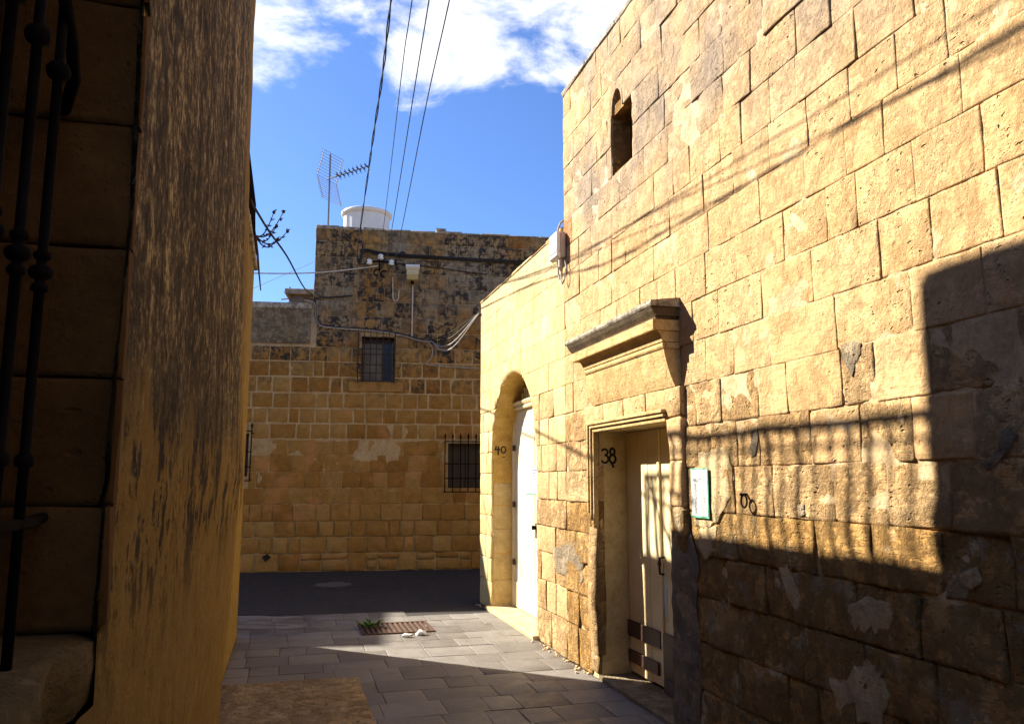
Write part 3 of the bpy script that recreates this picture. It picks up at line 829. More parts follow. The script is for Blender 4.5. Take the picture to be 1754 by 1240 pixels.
# plaster remains on the wall
blob_patch('plaster_patch', house38, sp((1441, 592), (1456, 584), (1474, 588), (1476, 606), (1466, 622), (1461, 648), (1453, 632), (1443, 612)), CEMENT, 0.012)
blob_patch('plaster_patch', house38, sp((1452, 1034), (1488, 1020), (1530, 1036), (1536, 1062), (1520, 1092), (1490, 1104), (1466, 1080)), LIMEWASH, 0.016, base=0.010)
blob_patch('plaster_patch', house38, sp((1420, 1160), (1450, 1164), (1482, 1128), (1512, 1150), (1522, 1190), (1508, 1238), (1440, 1238)), LIMEWASH, 0.014, base=0.010)
blob_patch('plaster_patch', house38, sp((1334, 970), (1350, 966), (1374, 1026), (1366, 1046), (1352, 1030)), LIMEWASH, 0.012, base=0.010)
blob_patch('plaster_patch', house38, sp((1196, 772), (1246, 768), (1256, 806), (1258, 838), (1238, 880), (1216, 906), (1190, 900), (1192, 830)), LIMEWASH, 0.012, base=0.008)
blob_patch('plaster_patch', house38, sp((1716, 738), (1736, 728), (1742, 750), (1728, 774), (1706, 800), (1690, 806), (1686, 792), (1712, 768)), CEMENT, 0.014)
blob_patch('plaster_patch', house38, sp((1289, 736), (1298, 730), (1300, 752), (1296, 778), (1288, 784), (1284, 774)), CEMENT, 0.010)
blob_patch('plaster_patch', house38, sp((1368, 866), (1378, 864), (1380, 884), (1370, 886)), CEMENT, 0.010)
blob_patch('plaster_patch', house38, sp((1645, 985), (1672, 968), (1682, 992), (1664, 1012), (1650, 1004)), LIMEWASH, 0.010, base=0.010)
blob_patch('plaster_patch', house38, sp((1196, 905), (1230, 900), (1226, 945), (1208, 958), (1198, 940)), LIMEWASH, 0.008, base=0.010)
blob_patch('plaster_patch', house38, sp((947, 940), (985, 925), (1002, 930), (1000, 990), (985, 1003), (950, 975)), CEMENT, 0.010)
# iron pieces on the wall
ring_s, ring_h = right_pt(1284, 858)
MB().tube([(ring_s + 0.030 * math.cos(t), 0.035, ring_h + 0.035 * math.sin(t)) for t in [R(90 + 30 * i) for i in range(12)]] + [(ring_s, 0.035, ring_h + 0.035)], 0.006, 6, False).tube([(ring_s + .02, 0.0, ring_h + 0.036), (ring_s + .02, 0.045, ring_h + 0.036)], 0.008).build('iron_ring', IRON, house38)
# ---- house 40
def arc_snap(u, v):
    if v < ARC_H:
        if abs(u - ARC_C) < ARC_R: u = ARC_C + math.copysign(ARC_R, u - ARC_C)
        return u, v
    du, dv = u - ARC_C, v - ARC_H
    r_ = math.hypot(du, dv)
    if r_ < ARC_R:
        k_ = ARC_R / max(r_, 1e-4); return ARC_C + du * k_, ARC_H + dv * k_
    return u, v
LV40 = LV[:14] + [3.70]
def h40_top(s): return 3.955 + 0.02 * (s - 7)
courses = LV40 + [3.98]
for k in range(len(courses) - 1):
    h0, h1 = courses[k], courses[k + 1]
    hm = (h0 + h1) / 2
    c = [S38 + 0.005]
    while c[-1] < S40 - 0.25: c.append(c[-1] + random.uniform(0.24, 0.52))
    c = [x for x in c if x < S40 - 0.16] + [S40]
    segs = [c]
    if h0 < ARC_H + ARC_R - 0.02:
        hw = ARC_R if hm < ARC_H else math.sqrt(max(ARC_R ** 2 - (max(h0, ARC_H) - ARC_H) ** 2, 0))
        l, r_ = ARC_C - hw, ARC_C + hw
        if h0 >= ARC_H - 0.1:
            hw2 = 0 if h1 > ARC_H + ARC_R else math.sqrt(max(ARC_R ** 2 - (h1 - ARC_H) ** 2, 0))
            l2, r2 = ARC_C - hw2, ARC_C + hw2
            lo = [x for x in c if x < l - 0.08] + [l2 if hw2 > 0 else ARC_C]
            hi = [r2 if hw2 > 0 else ARC_C] + [x for x in c if x > r_ + 0.08]
            segs = [lo, hi]
        else:
            segs = [[x for x in c if x < l - 0.13] + [l], [r_] + [x for x in c if x > r_ + 0.13]]
    for seg in segs:
        for a, bb in zip(seg[:-1], seg[1:]):
            if bb - a < 0.05: continue
            pl = h0 > 2.3
            mat = PALE if (pl or (h0 > 1.9 and random.random() < 0.6) or bb > 9.9) else (HONEY if h0 > 1.35 or random.random() < 0.3 else WORN)
            flip(stone('stone', house40, a, bb, h0, h1, put_r, mat, 6, 4, amp=0.002 if pl else (0.005 if mat is not WORN else 0.012), joint=0.0004 if pl else random.choice((0.001, 0.004, 0.010)), jv=0.0004 if pl else random.choice((0.002, 0.006)),
                       bev=0.0006 if pl else random.choice((0.002, 0.005)), chip=0.05 if pl else 0.3, crook=0.0004 if pl else 0.009, snap=arc_snap if h0 < ARC_H + ARC_R else None))
def dep40(s, h):
    d = -0.016 + 0.012 * nz(s, h, 3, 3.1) + 0.008 * nz(s, h, 8, 11)
    return d if h < 2.2 else d * 0.35 - 0.004
def skip40(s, h):
    if abs(s - ARC_C) < ARC_R + .01 and h < ARC_H: return True
    return math.hypot(s - ARC_C, h - ARC_H) < ARC_R + 0.01
flip(sheet('mortar_bed', S38, S40 - 0.005, 0.0, 3.97, 86, 99, put_r, dep40, MORTAR, house40, skip=skip40))
b = MB()
b.box(S38, ARC_C - ARC_R, -0.5, -0.03, 0, 3.96).box(ARC_C + ARC_R, S40 - 0.04, -0.5, -0.03, 0, 3.96)
ap = [(ARC_C - ARC_R * math.cos(math.pi * i / 28), ARC_H + ARC_R * math.sin(math.pi * i / 28)) for i in range(29)]
V = []; F = []
for (u, v) in ap: V += [(u, -0.012, v), (u, -0.5, v), (u, -0.012, 3.96), (u, -0.5, 3.96)]
for i in range(28):
    q = 4 * i
    F += [(q, q + 4, q + 5, q + 1), (q, q + 2, q + 6, q + 4), (q + 1, q + 5, q + 7, q + 3), (q + 2, q + 3, q + 7, q + 6)]
b.add(V, F)
b.build('wall', OCHRE, house40)
MB().box(S38 - .2, S40 - 0.06, -5.0, -0.5, 0, 3.8).build('house_body', PALE, house40)
# end wall round the corner, in blocks
for k in range(len(courses) - 1):
    dd = -0.03
    while dd > -1.8:
        wd = random.uniform(0.3, 0.55)
        stone('stone', house40, -dd, -dd + wd, courses[k], courses[k + 1], lambda u, h, w: (S40 - 0.03 + w, -u, h), PALE, 4, 3, amp=0.006, joint=0.006, bev=0.008)
        dd -= wd
a = S38 + 0.02
while a < S40:
    bb = min(a + random.uniform(0.35, 0.6), S40 + 0.012)
    MB().box(a + 0.003, bb - 0.003, -0.35, 0.012 + random.uniform(-0.008, 0.006), 3.982, 4.02 + random.uniform(-.005, 0.012), 0.014, 0.005).build('coping_stone', PALE, house40)
    a = bb
# jamb stones on the far side of the archway (yellow limewash above, bare stone below)
def put_j40(u, v, w): return (ARC_C + ARC_R - w + 0.004, -u, v)
for h0, h1 in zip([0, 0.36, 0.68, 0.98, 1.27, 1.55], [0.36, 0.68, 0.98, 1.27, 1.55, 1.84]):
    flip(stone('stone', house40, 0.02, 0.275, h0, h1, put_j40, JAMB if h0 < 1.5 else OCHRE, 4, 3, amp=0.005, joint=0.005, bev=0.004, deep=0.02, proud=0.008))
    stone('stone', house40, 0.02, 0.275, h0, h1, lambda u, v, w: (ARC_C - ARC_R + w - 0.004, -u, v), JAMB, 4, 3, amp=0.005, joint=0.005, bev=0.004, deep=0.02, proud=0.008)
door40 = root('door', None, None, RF, ARC_C, -0.27)
door40.parent = house40
door40.location = (ARC_C - 8.8, -0.27, 0); door40.rotation_euler = (0, 0, 0)
door40['label'] = 'white double door under a round arch'
TR = 2.47
bx = MB().box(ARC_C - ARC_R + .012, ARC_C + ARC_R - .012, -0.36, -0.335, 0.03, TR).build('door_back', VDARK, door40)
def leaf(a, bb):
    MB().box(a, bb, -0.335, -0.275, 0.05, TR - 0.02, 0.004).build('door_leaf', WHITE, door40)
for a, bb in ((7.99, 8.28), (8.284, 8.57), (8.574, 8.905), (8.925, 9.27), (9.274, 9.52), (9.524, 9.77)):
    leaf(a, bb)
MB().box(9.77, 9.862, -0.345, -0.258, 0.03, 2.43, 0.006).build('door_frame', CREAM, door40)
MB().box(7.978, 8.0, -0.345, -0.258, 0.03, 2.43, 0.006).build('door_frame', CREAM, door40)
MB().tube([(8.86, -0.275, 1.05), (8.86, -0.225, 1.05)], [0.020, 0.028], 10).build('door_knob', IRON, door40)
MB().box(8.80, 8.89, -0.276, -0.271, 0.93, 1.10, 0.002).build('lock_plate', RUST, door40)
for hz in (0.55, 1.25, 1.95):
    MB().box(9.70, 9.80, -0.262, -0.252, hz, hz + 0.07, 0.002).build('hinge', RUST, door40)
MB().box(8.05, 9.76, -0.276, -0.262, 0.06, 0.36, 0.004).build('kick_board', WHITE, door40)
tr = [(-0.34, TR - 0.02), (-0.235, TR - 0.02), (-0.225, TR), (-0.240, TR + 0.02), (-0.215, TR + 0.035), (-0.200, TR + 0.06), (-0.215, TR + 0.075), (-0.34, TR + 0.08)]
MB().prism(tr, ARC_C - 0.74, ARC_C + 0.74).build('transom', CREAM, door40)
a = ARC_C - 0.72
while a < ARC_C + 0.70:
    top = ARC_H + math.sqrt(max(ARC_R ** 2 - (max(abs(a - ARC_C), abs(a + 0.09 - ARC_C))) ** 2, 0.01)) - 0.004
    if top > TR + 0.1:
        MB().box(a + 0.004, a + 0.088, -0.335, -0.285, TR + 0.08, top, 0.004).build('fanlight_board', DARKWOOD, door40)
        MB().box(a - 0.006, a + 0.010, -0.284, -0.262, TR + 0.08, top, 0.003).build('fanlight_bar', CREAM, door40)
    a += 0.092
half = [(ARC_C + (ARC_R - .01) * math.cos(math.pi * i / 20), ARC_H + (ARC_R - .01) * math.sin(math.pi * i / 20)) for i in range(21)]
half = [p for p in half if p[1] > TR + 0.05]
MB().prism([(p[0], p[1]) for p in half], -0.35, -0.34, 1).build('fanlight_back', VDARK, door40)
MB().box(7.90, 9.93, -0.34, 0.06, -0.02, 0.05, 0.012, 0.006).build('doorstep', JAMB, house40)
def put_j4(u, v, w): return (ARC_C + ARC_R - 0.008 - w, -0.04 - u, v)
four = [[(0.030, 2.040), (0.004, 1.968), (0.062, 1.972)], [(0.046, 2.005), (0.043, 1.905)]]
zero = [circ(0.112, 1.966, 0.030, 0.040)]
n40 = MB().ribbon(four, 0.018, put_j4).ribbon(zero, 0.016, put_j4).ribbon([[(0.10, 1.87), (0.13, 1.872)]], 0.010, put_j4).build('painted_number', BLACKP, house40)
n40['label'] = 'hand painted black 40 on the arch jamb'
# papers
def paper(label, s0, s1, h0, h1, d, sk=0.0):
    t = root('notice', label, 'notice', RF, (s0 + s1) / 2, d, h0)
    MB().box(s0, s1, d, d + 0.004, h0, h1, 0.001).build('green_backing', GREEN, t)
    V = []
    for i in range(5):
        for j in range(5):
            u = s0 + 0.008 + (s1 - s0 - 0.016) * i / 4; v = h0 + 0.012 + (h1 - h0 - 0.020) * j / 4
            V.append((u, d + 0.006 + 0.002 * (1 - j / 4) * abs(i / 4 - .5) + 0.001 * nz(u, v, 2, 9), v))
    flip(mesh('sheet', V, [(i * 5 + j, (i + 1) * 5 + j, (i + 1) * 5 + j + 1, i * 5 + j + 1) for i in range(4) for j in range(4)], PAPER, t)).data.flip_normals()
    return t
nt = paper('white paper notice with a green edge pinned to whitewashed plaster beside door 38', 4.385, 4.600, 1.362, 1.665, 0.018)
def put_n(u, v, w): return (4.595 - u, 0.0275 + w, v)
LET = {'N': [[(0, 0), (0, 1), (.6, 0), (.6, 1)]], 'E': [[(.55, 0), (0, 0), (0, 1), (.55, 1)], [(0, .5), (.45, .5)]], 'X': [[(0, 0), (.6, 1)], [(0, 1), (.6, 0)]], 'T': [[(0, 1), (.7, 1)], [(.35, 1), (.35, 0)]]}
txt = MB()
for i, ch in enumerate('NEXT'):
    txt.ribbon([[(0.045 + (i * 0.85 + p[0]) * 0.026, 1.583 + p[1] * 0.018) for p in st] for st in LET[ch]], 0.004, put_n)
txt.build('lettering', INK, nt)
txt = MB()
for i in range(22):
    v = 1.570 - i * 0.0085
    txt.ribbon([[(0.05 - (i > 10) * 0.008, v), (0.078 + random.uniform(-0.012, 0.010), v)]], 0.0032, put_n)
    if i > 9: txt.ribbon([[(0.165, v), (0.185 + random.uniform(-0.006, 0.006), v)]], 0.003, put_n)
txt.build('lettering', INK, nt)
nt2 = paper('white paper sheet with green lower edge stuck on the arched white door', 8.66, 9.25, 1.42, 1.74, -0.272)
mb = MB()
def put_n2(u, v, w): return (9.2 - u, -0.2625 + w, v)
for i in range(7):
    mb.ribbon([[(0.22, 1.70 - i * 0.035), (0.40 + random.uniform(-.1, .06), 1.70 - i * 0.035)]], 0.008, put_n2)
mb.build('lettering', INK, nt2)
mb = MB()
def put_n3(u, v, w): return (8.50 - u, -0.2735 + w, v)
mb.ribbon([[(0, 2.30), (0.10, 2.31)], [(0.05, 2.22), (0.02, 2.15), (0.08, 2.15)], [(0.05, 2.08), (0.04, 2.02)], [(0.06, 1.97), (0.05, 1.90), (0.0, 1.89)], circ(0.08, 1.68, .03, .04, 20, 300, 8)], 0.014, put_n3)
mb.build('scribble', BLACKP, door40)

# meter box on the seam between the two houses
bxr = root('cable_box', 'white plastic cable box fixed high on the wall where the two stone houses meet', 'box', RF, 7.06, 0.0, 3.66)
MB().box(6.945, 7.165, 0.012, 0.065, 3.69, 3.935, 0.006).build('box_base', BOXS, bxr)
MB().box(6.942, 7.168, 0.067, 0.105, 3.735, 3.938, 0.008).build('cover', BOXW, bxr)
MB().prism([(0.067, 3.675), (0.105, 3.70), (0.105, 3.732), (0.067, 3.732)], 6.944, 7.166).build('cover', BOXW, bxr)
MB().tube([(7.0, 0.05, 3.68), (7.0, 0.05, 3.60), (7.0, 0.04, 3.56)], [0.022, 0.022, 0.014], 8).build('gland', BOXS, bxr)
MB().tube([(7.0, 0.04, 3.57), (6.99, 0.05, 3.47), (6.95, 0.05, 3.42), (6.90, 0.045, 3.45), (6.885, 0.03, 3.56), (6.93, 0.03, 3.66)], 0.008, 6).tube([(7.10, 0.04, 3.68), (7.11, 0.03, 3.55), (7.09, 0.03, 3.50)], 0.008, 6).build('cable', CABLEG, bxr)
MB().tube([(7.10, 0.04, 3.935), (7.09, 0.04, 4.0), (7.075, 0.02, 4.06), (7.06, -0.02, 4.09)], 0.012, 6).build('cable', CABLEG, bxr)

# ------------------------------------------------------------------ left-hand house
left = root('plastered_house', 'tall streaked plaster house at the left with a deep iron barred window', 'house', RF, 3.0, LEFT_D)
TS, TH_ = 5.24, 5.0
WIN = (0.30, 1.49, 1.352, 2.85)
def dl(s, h):
    w = 0.010 * nz(s, h, 1, 1.7) + 0.0035 * nz(s, h * .35, 4, 16)
    if h > 1.56 + 0.03 * nz(s, 0, 2, 4): w += 0.004
    e = TS - s
    if e < 0.10: w -= 0.06 * (1 - e / 0.10) ** 2
    if WIN[2] < h < WIN[3] and WIN[1] <= s < WIN[1] + 0.06:
        w -= 0.020 * (1 - (s - WIN[1]) / 0.06) ** 2 + 0.006 * nz(s, h, 9, 14)
    t = min(1, max(0, (s - 1.6) / 3.2)); t = t * t * (3 - 2 * t)
    if h < 1.6: c = -0.048 + 0.058 * min(1, max(0, (h - 0.3) / 1.3))
    else: c = 0.010 - 0.055 * min(1, (h - 1.6) / 2.8)
    w += c * t
    return w
def skipl(s, h): return (WIN[0] < s < WIN[1] and WIN[2] < h < WIN[3]) or (WIN[0] < s < WIN[1] - 0.01 and 1.235 < h < 1.4)
sheet('plaster_face', -1.96, TS, 0.0, TH_, 360, 125, put_l, dl, PLASTER, left, skip=skipl)
b = MB()
b.box(-4.0, WIN[0], LEFT_D + 0.05, 3.2, 0, TH_)
b.box(WIN[1] + 0.03, TS - 0.01, LEFT_D + 0.075, 3.2, 0, TH_)
b.box(WIN[0], WIN[1] + 0.03, LEFT_D + 0.075, 3.2, 0, WIN[2] - 0.13)
b.box(WIN[0], WIN[1] + 0.03, LEFT_D + 0.05, 3.2, WIN[3], TH_)
b.box(-4.0, -1.95, LEFT_D, LEFT_D + 0.05, 0, TH_)
b.box(-4.0, TS - 0.02, 3.2, 6.5, 0, TH_ - 0.02)
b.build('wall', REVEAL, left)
hh = [1.352, 1.555, 1.77, 2.0, 2.228, 2.46, 2.66, 2.85]
for h0, h1 in zip(hh[:-1], hh[1:]):
    a = LEFT_D - 0.006
    for wd in (0.24, 0.22):
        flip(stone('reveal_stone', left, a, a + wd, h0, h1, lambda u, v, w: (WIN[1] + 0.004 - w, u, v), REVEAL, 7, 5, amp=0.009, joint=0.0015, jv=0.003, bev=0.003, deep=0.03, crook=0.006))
        a += wd
V = []; F = []
nn = 26
for i in range(nn + 1):
    sx = 0.25 + 1.275 * i / nn
    ch = 0.030 * max(0, nz(sx, 2, 3, 5)) + 0.010 * nz(sx, 4, 3, 17)
    for (d, h) in ((LEFT_D + 0.46, 1.352), (LEFT_D + 0.20, 1.350 + 0.006 * nz(sx, 0, 1, 9)), (LEFT_D + 0.04, 1.347 + 0.006 * nz(sx, 3, 1, 9)), (LEFT_D + 0.006 + ch, 1.338 + 0.006 * nz(sx, 5, 1, 9)), (LEFT_D + 0.001 + ch * 1.5, 1.305), (LEFT_D + 0.008 + ch, 1.245), (LEFT_D + 0.06, 1.222)):
        V.append((sx, d, h))
for i in range(nn):
    for j in range(6): F.append((i * 7 + j, i * 7 + j + 1, (i + 1) * 7 + j + 1, (i + 1) * 7 + j))
F.append(tuple(range(7))); F.append(tuple(nn * 7 + j for j in range(7)))
MB().add(V, F).build('window_sill', SILLM, left, smooth=True)
MB().box(WIN[0], WIN[1], LEFT_D + 0.36, LEFT_D + 0.40, 1.352, 2.85).build('window_shutter', VDARK, left)
gr = MB().box(0.32, 1.50, LEFT_D + 0.060, LEFT_D + 0.074, 2.60, 2.618, 0.003).build('window_grille', IRON, left)
MB().box(0.32, 1.34, LEFT_D + 0.060, LEFT_D + 0.074, 1.530, 1.545, 0.003).build('cross_bar', IRON, gr)
def ring_prof(h0, rings, r0=0.0070):
    pr = []
    for (hc, rr, hl) in rings:
        for t in (-1, -0.7, -0.3, 0, 0.3, 0.7, 1):
            pr.append((r0 + (rr - r0) * math.sqrt(max(0, 1 - t * t)), hc + t * hl))
    return pr
prof = [(0.0070, 1.345)] + ring_prof(0, [(1.625, 0.013, 0.010)]) + ring_prof(0, [(1.872, 0.012, 0.007), (1.895, 0.0165, 0.011), (1.920, 0.012, 0.007)]) + ring_prof(0, [(2.205, 0.017, 0.014)]) + ring_prof(0, [(2.50, 0.016, 0.012)]) + [(0.0070, 2.85)]
for i in range(9):
    sb = 1.262 - 0.103 * i
    MB().lathe([(r_, h) for r_, h in prof], (sb, LEFT_D + 0.067, 0), 10).build('bar', IRON, gr, smooth=True)
MB().tube([(1.20, LEFT_D + 0.067, 2.36), (1.235, LEFT_D + 0.06, 2.31), (1.29, LEFT_D + 0.06, 2.27), (1.345, LEFT_D + 0.067, 2.235), (1.50, LEFT_D + 0.12, 2.245)], 0.010, 8).build('scroll', IRON, gr, smooth=True)
MB().tube([(1.25, LEFT_D + 0.067, 1.537), (1.51, LEFT_D + 0.10, 1.537)], 0.009, 8).build('stay', IRON, gr)
# low wing with roof terrace and railing
WD = LEFT_D + 0.16
WS, WH = 8.86, 3.90
b = MB().box(TS - 0.05, WS, WD, 6.5, 0, WH - 0.06)
b.build('wing_wall', PLASTER, left)
a = TS + 0.02
while a < WS:
    bb = min(a + 0.6, WS + 0.02)
    MB().box(a + .003, bb - .003, WD - 0.035, WD + 0.28, WH - 0.058, WH, 0.01, 0.004).build('coping_stone', TOPSLAB, left)
    a = bb
RH = 4.55
rl = MB().tube([(TS, WD + 0.03, RH), (WS - 0.04, WD + 0.03, RH)], 0.022, 8).tube([(TS, WD + 0.03, RH - 0.10), (WS - 0.04, WD + 0.03, RH - 0.10)], 0.010, 6).build('roof_railing', IRON, left)
a = TS + 0.06
while a < WS - 0.02:
    MB().tube([(a, WD + 0.03, WH - 0.01), (a, WD - 0.005, WH + 0.08), (a, WD - 0.015, WH + 0.18), (a, WD + 0.015, WH + 0.34), (a, WD + 0.03, RH)], 0.010 if random.random() < .75 else 0.015, 6).build('bar', IRON, rl)
    a += 0.128
MB().tube([(WS - 0.04, WD + 0.03, WH - 0.02), (WS - 0.04, WD + 0.03, RH)], 0.018, 6).build('post', IRON, rl)
MB().tube([(WS - 0.06, WD + 0.03, RH), (WS - 0.50, WD + 0.03, WH + 0.10)], 0.018, 6).build('stay', IRON, rl)
MB().tube([(WS - 0.16, WD + 0.03, RH), (WS - 0.24, WD + 0.03, WH)], 0.020, 6).build('stay', IRON, rl)
# doorstep slab in front of the wing
stp = flip(stone('doorstep', left, 3.9, 6.42, 1.90, 2.915, lambda s_, d_, w: (s_, d_, w), STEP, 14, 8, amp=0.008, joint=0.0, bev=0.02, deep=0.14, proud=0.118, chip=0.6, crook=0.012)); stp.data.flip_normals()

# a dried plant at the corner of the tall house
pl = root('dried_plant', 'dry brown plant sprouting sideways from the edge of the plastered house', 'plant', RF, TS - 0.02, LEFT_D - 0.01, 3.10)
def stem(pts, r0):
    MB().tube(pts, [r0 * (1 - 0.6 * i / (len(pts) - 1)) for i in range(len(pts))], 5).build('stem', DRY, pl)
base = Vector((TS - 0.02, LEFT_D - 0.02, 3.15))
for ds, dh, curl in ((0.17, 0.12, 0.05), (0.13, 0.02, 0.05), (0.20, -0.02, 0.06), (0.11, 0.14, 0.02), (0.14, -0.05, 0.03)):
    pts = []
    for i in range(8):
        t = i / 7
        pts.append(base + Vector((0.02 * math.sin(t * 4), -ds * t, dh * t - 0.05 * math.sin(math.pi * t) + curl * t * t)))
    stem(pts, 0.006)
    for i in range(3, 8):
        for q in range(3):
            c = pts[i] + Vector((random.uniform(-.015, .015), random.uniform(-.014, .012), random.uniform(-.014, .014)))
            MB().tube([pts[i], c, c + Vector((0.0, -0.010, 0.004))], [0.002, 0.0045, 0.001], 4).build('twig', DRY, pl)
    mb = MB()
    mb.lathe([(0.004, -0.012), (0.011, -0.004), (0.011, 0.006), (0.003, 0.012)], pts[-1], 6)
    mb.build('seed_head', DRY, pl)
stem([base, base + Vector((0, -0.02, -0.12)), base + Vector((0, -0.035, -0.25)), base + Vector((0, -0.05, -0.36))], 0.010)

# ------------------------------------------------------------------ far house across the street
far = root('corner_house', 'shaded weathered limestone house across the street with barred windows and lichen stained parapet', 'house', BF, 0.0, 0.0)
RB = [0.0, 0.31, 0.59, 0.87, 1.16, 1.44, 1.72, 2.02, 2.30, 2.58, 2.85, 3.13, 3.42, 3.70, 3.97, 4.26, 4.55, 4.83, 5.10, 5.38, 5.66, 5.95, 6.20]
W1 = (0.10, 0.68, 3.36, 4.17)
W2 = (1.68, 2.42, 1.42, 2.24)
W3 = (-2.55, -1.80, 1.62, 2.40)
WINS = (W1, W2, W3)
TALL_X = -0.80
CUTS = {}
def cutsb(k, x0, x1):
    c = [x0]
    while c[-1] < x1 - 0.2: c.append(c[-1] + random.choice((0.20, 0.26, 0.30, 0.33, 0.38, 0.46)) * random.uniform(0.9, 1.1))
    return [x for x in c if x < x1 - 0.12] + [x1]
def depb(x, h):
    n1 = nz(x, h, 2, 9)
    if 1.9 < h <= 2.25 and nz(x, h, 4, 1.3) > 0: return 0.002 + 0.003 * n1
    if h > 3.9: return -0.014 + 0.006 * n1 + 0.008 * nz(x, h, 7, 2)
    if h > 3.6: return -0.001 + 0.004 * n1
    if h > 2.25: return 0.004 + 0.002 * n1
    if h > 1.1: return -0.007 + 0.007 * n1 + 0.006 * nz(x, h, 7, 2.3)
    return -0.028 + 0.012 * n1
for k in range(len(RB) - 1):
    h0, h1 = RB[k], RB[k + 1]
    hm = (h0 + h1) / 2
    x0 = -2.7 if h1 < 4.0 else (TALL_X if h0 > 4.7 else -0.72)
    x1 = 4.2 if h0 > 4 else 3.0
    c = cutsb(k, x0, x1)
    for a, bb in zip(c[:-1], c[1:]):
        pieces = [(a, bb)]
        for wn in WINS:
            if h0 < wn[3] - 0.03 and h1 > wn[2] + 0.03:
                nxt = []
                for p in pieces:
                    for q in ((p[0], min(p[1], wn[0])), (max(p[0], wn[1]), p[1])):
                        if q[1] - q[0] > 0.04: nxt.append(q)
                pieces = nxt
        for p, q in pieces:
            bev = 0.010 if 2.25 < h0 < 3.5 else 0.008
            pr = 0.009 if 2.25 < h0 < 3.9 else 0.0
            am = 0.006 if h0 > 0.6 else 0.016
            if k == 0 and random.random() < 0.45:        # low rubble course of two thin stones
                hmid = h0 + (h1 - h0) * random.uniform(0.5, 0.7)
                stone('stone', far, p, q, h0, hmid, put_b, BACK, 4, 3, amp=am, joint=0.03, bev=0.016, chip=0.6, crook=0.02)
                stone('stone', far, p, q, hmid, h1, put_b, BACK, 4, 3, amp=am, joint=0.025, bev=0.016, chip=0.6, crook=0.02)
                continue
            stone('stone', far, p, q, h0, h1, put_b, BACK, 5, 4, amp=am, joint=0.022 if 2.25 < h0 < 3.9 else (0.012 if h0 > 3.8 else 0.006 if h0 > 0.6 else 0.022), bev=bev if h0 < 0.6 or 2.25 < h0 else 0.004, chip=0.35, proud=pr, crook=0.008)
def skipb(x, h):
    if h > 4.72 and x < TALL_X + 0.02: return True
    return any(w[0] < x < w[1] and w[2] < h < w[3] for w in WINS)
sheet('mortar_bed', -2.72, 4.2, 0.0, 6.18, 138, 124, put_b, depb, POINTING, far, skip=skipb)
b = MB()
def wall_with(x0, x1, h0, h1, wins):
    xs_ = sorted({x0, x1} | {q for w in wins for q in (w[0] - .0, w[1] + .0) if x0 < q < x1})
    for a, bb in zip(xs_[:-1], xs_[1:]):
        ws = [w for w in wins if w[0] < (a + bb) / 2 < w[1]]
        if not ws: b.box(a, bb, 0.045, 0.45, h0, h1)
        else:
            w = ws[0]
            b.box(a, bb, 0.045, 0.45, h0, w[2]); b.box(a, bb, 0.045, 0.45, w[3], h1)
wall_with(-2.72, 8.0, 0, 4.70, WINS)
b.box(TALL_X + 0.02, 8.0, 0.045, 0.45, 4.70, 6.18)
b.box(TALL_X + 0.02, 8.0, 0.45, 5.0, 0, 5.9)
b.box(-2.72, TALL_X + 0.02, 0.45, 5.0, 0, 4.5)
b.build('wall', BACK, far)
# unseen left-hand stretch, added and stepped in height to shade the ground
MB().box(-8.6, -2.72, 0.02, 5, 0, 5.40).box(-16, -8.6, 0.02, 5, 0, 7.67).build('wall', BACK, far)
# rendered upper stretch of the low part, with a coping
MB().box(-2.70, TALL_X - 0.03, -0.012, 0.045, 4.02, 4.66, 0.004).build('render_panel', PANEL, far)
MB().box(-2.70, TALL_X - 0.01, -0.03, 0.30, 4.66, 4.765, 0.012, 0.004).build('coping_slab', TOPSLAB, far)
for k in range(len(RB) - 1):                                        # return of the tall part, facing left
    if RB[k] < 4.5: continue
    a = 0.0
    while a < 1.2:
        wd = random.uniform(0.3, 0.5)
        stone('stone', far, -a - wd, -a, RB[k], RB[k + 1], lambda u, v, w: (TALL_X + 0.02 - w, -u, v), BACK, 4, 3, amp=0.006, joint=0.01)
        a += wd
a = TALL_X
while a < 4.2:
    bb = a + random.uniform(0.35, 0.6)
    MB().box(a + 0.004, bb - 0.004, -0.015 + random.uniform(-0.008, 0.008), 0.42, 6.185, 6.235 + random.uniform(-0.012, 0.016) - 0.012 * a, 0.014, 0.006).build('coping_stone', TOPSLAB, far)
    a = bb
MB().box(1.42, 1.62, 0.0, 0.16, 6.24, 6.29, 0.012, 0.008).build('coping_stone', TOPSLAB, far)

def recess(w, mat, dp=0.22):
    return MB().box(w[0] - 0.10, w[0], 0.03, dp + .05, w[2] - 0.1, w[3] + 0.1).box(w[1], w[1] + 0.10, 0.03, dp + .05, w[2] - 0.1, w[3] + 0.1).box(w[0], w[1], 0.03, dp + .05, w[3], w[3] + 0.1).box(w[0], w[1], 0.03, dp + .05, w[2] - 0.1, w[2])
w1 = recess(W1, BACK).build('window', BACK, far); w1['label'] = 'upper barred window with half open shutter'
MB().box(W1[0], W1[1], 0.20, 0.24, W1[2], W1[3]).build('dark_interior', VDARK, w1)
MB().box(W1[0] + 0.01, W1[0] + 0.36, 0.16, 0.19, W1[2] + 0.01, W1[3] - 0.10, 0.004).build('shutter', DARKWOOD, w1)
MB().box(W1[0] + 0.37, W1[1] - 0.04, 0.165, 0.175, W1[2] + 0.03, W1[3] - 0.10).build('pane', GLASS, w1)
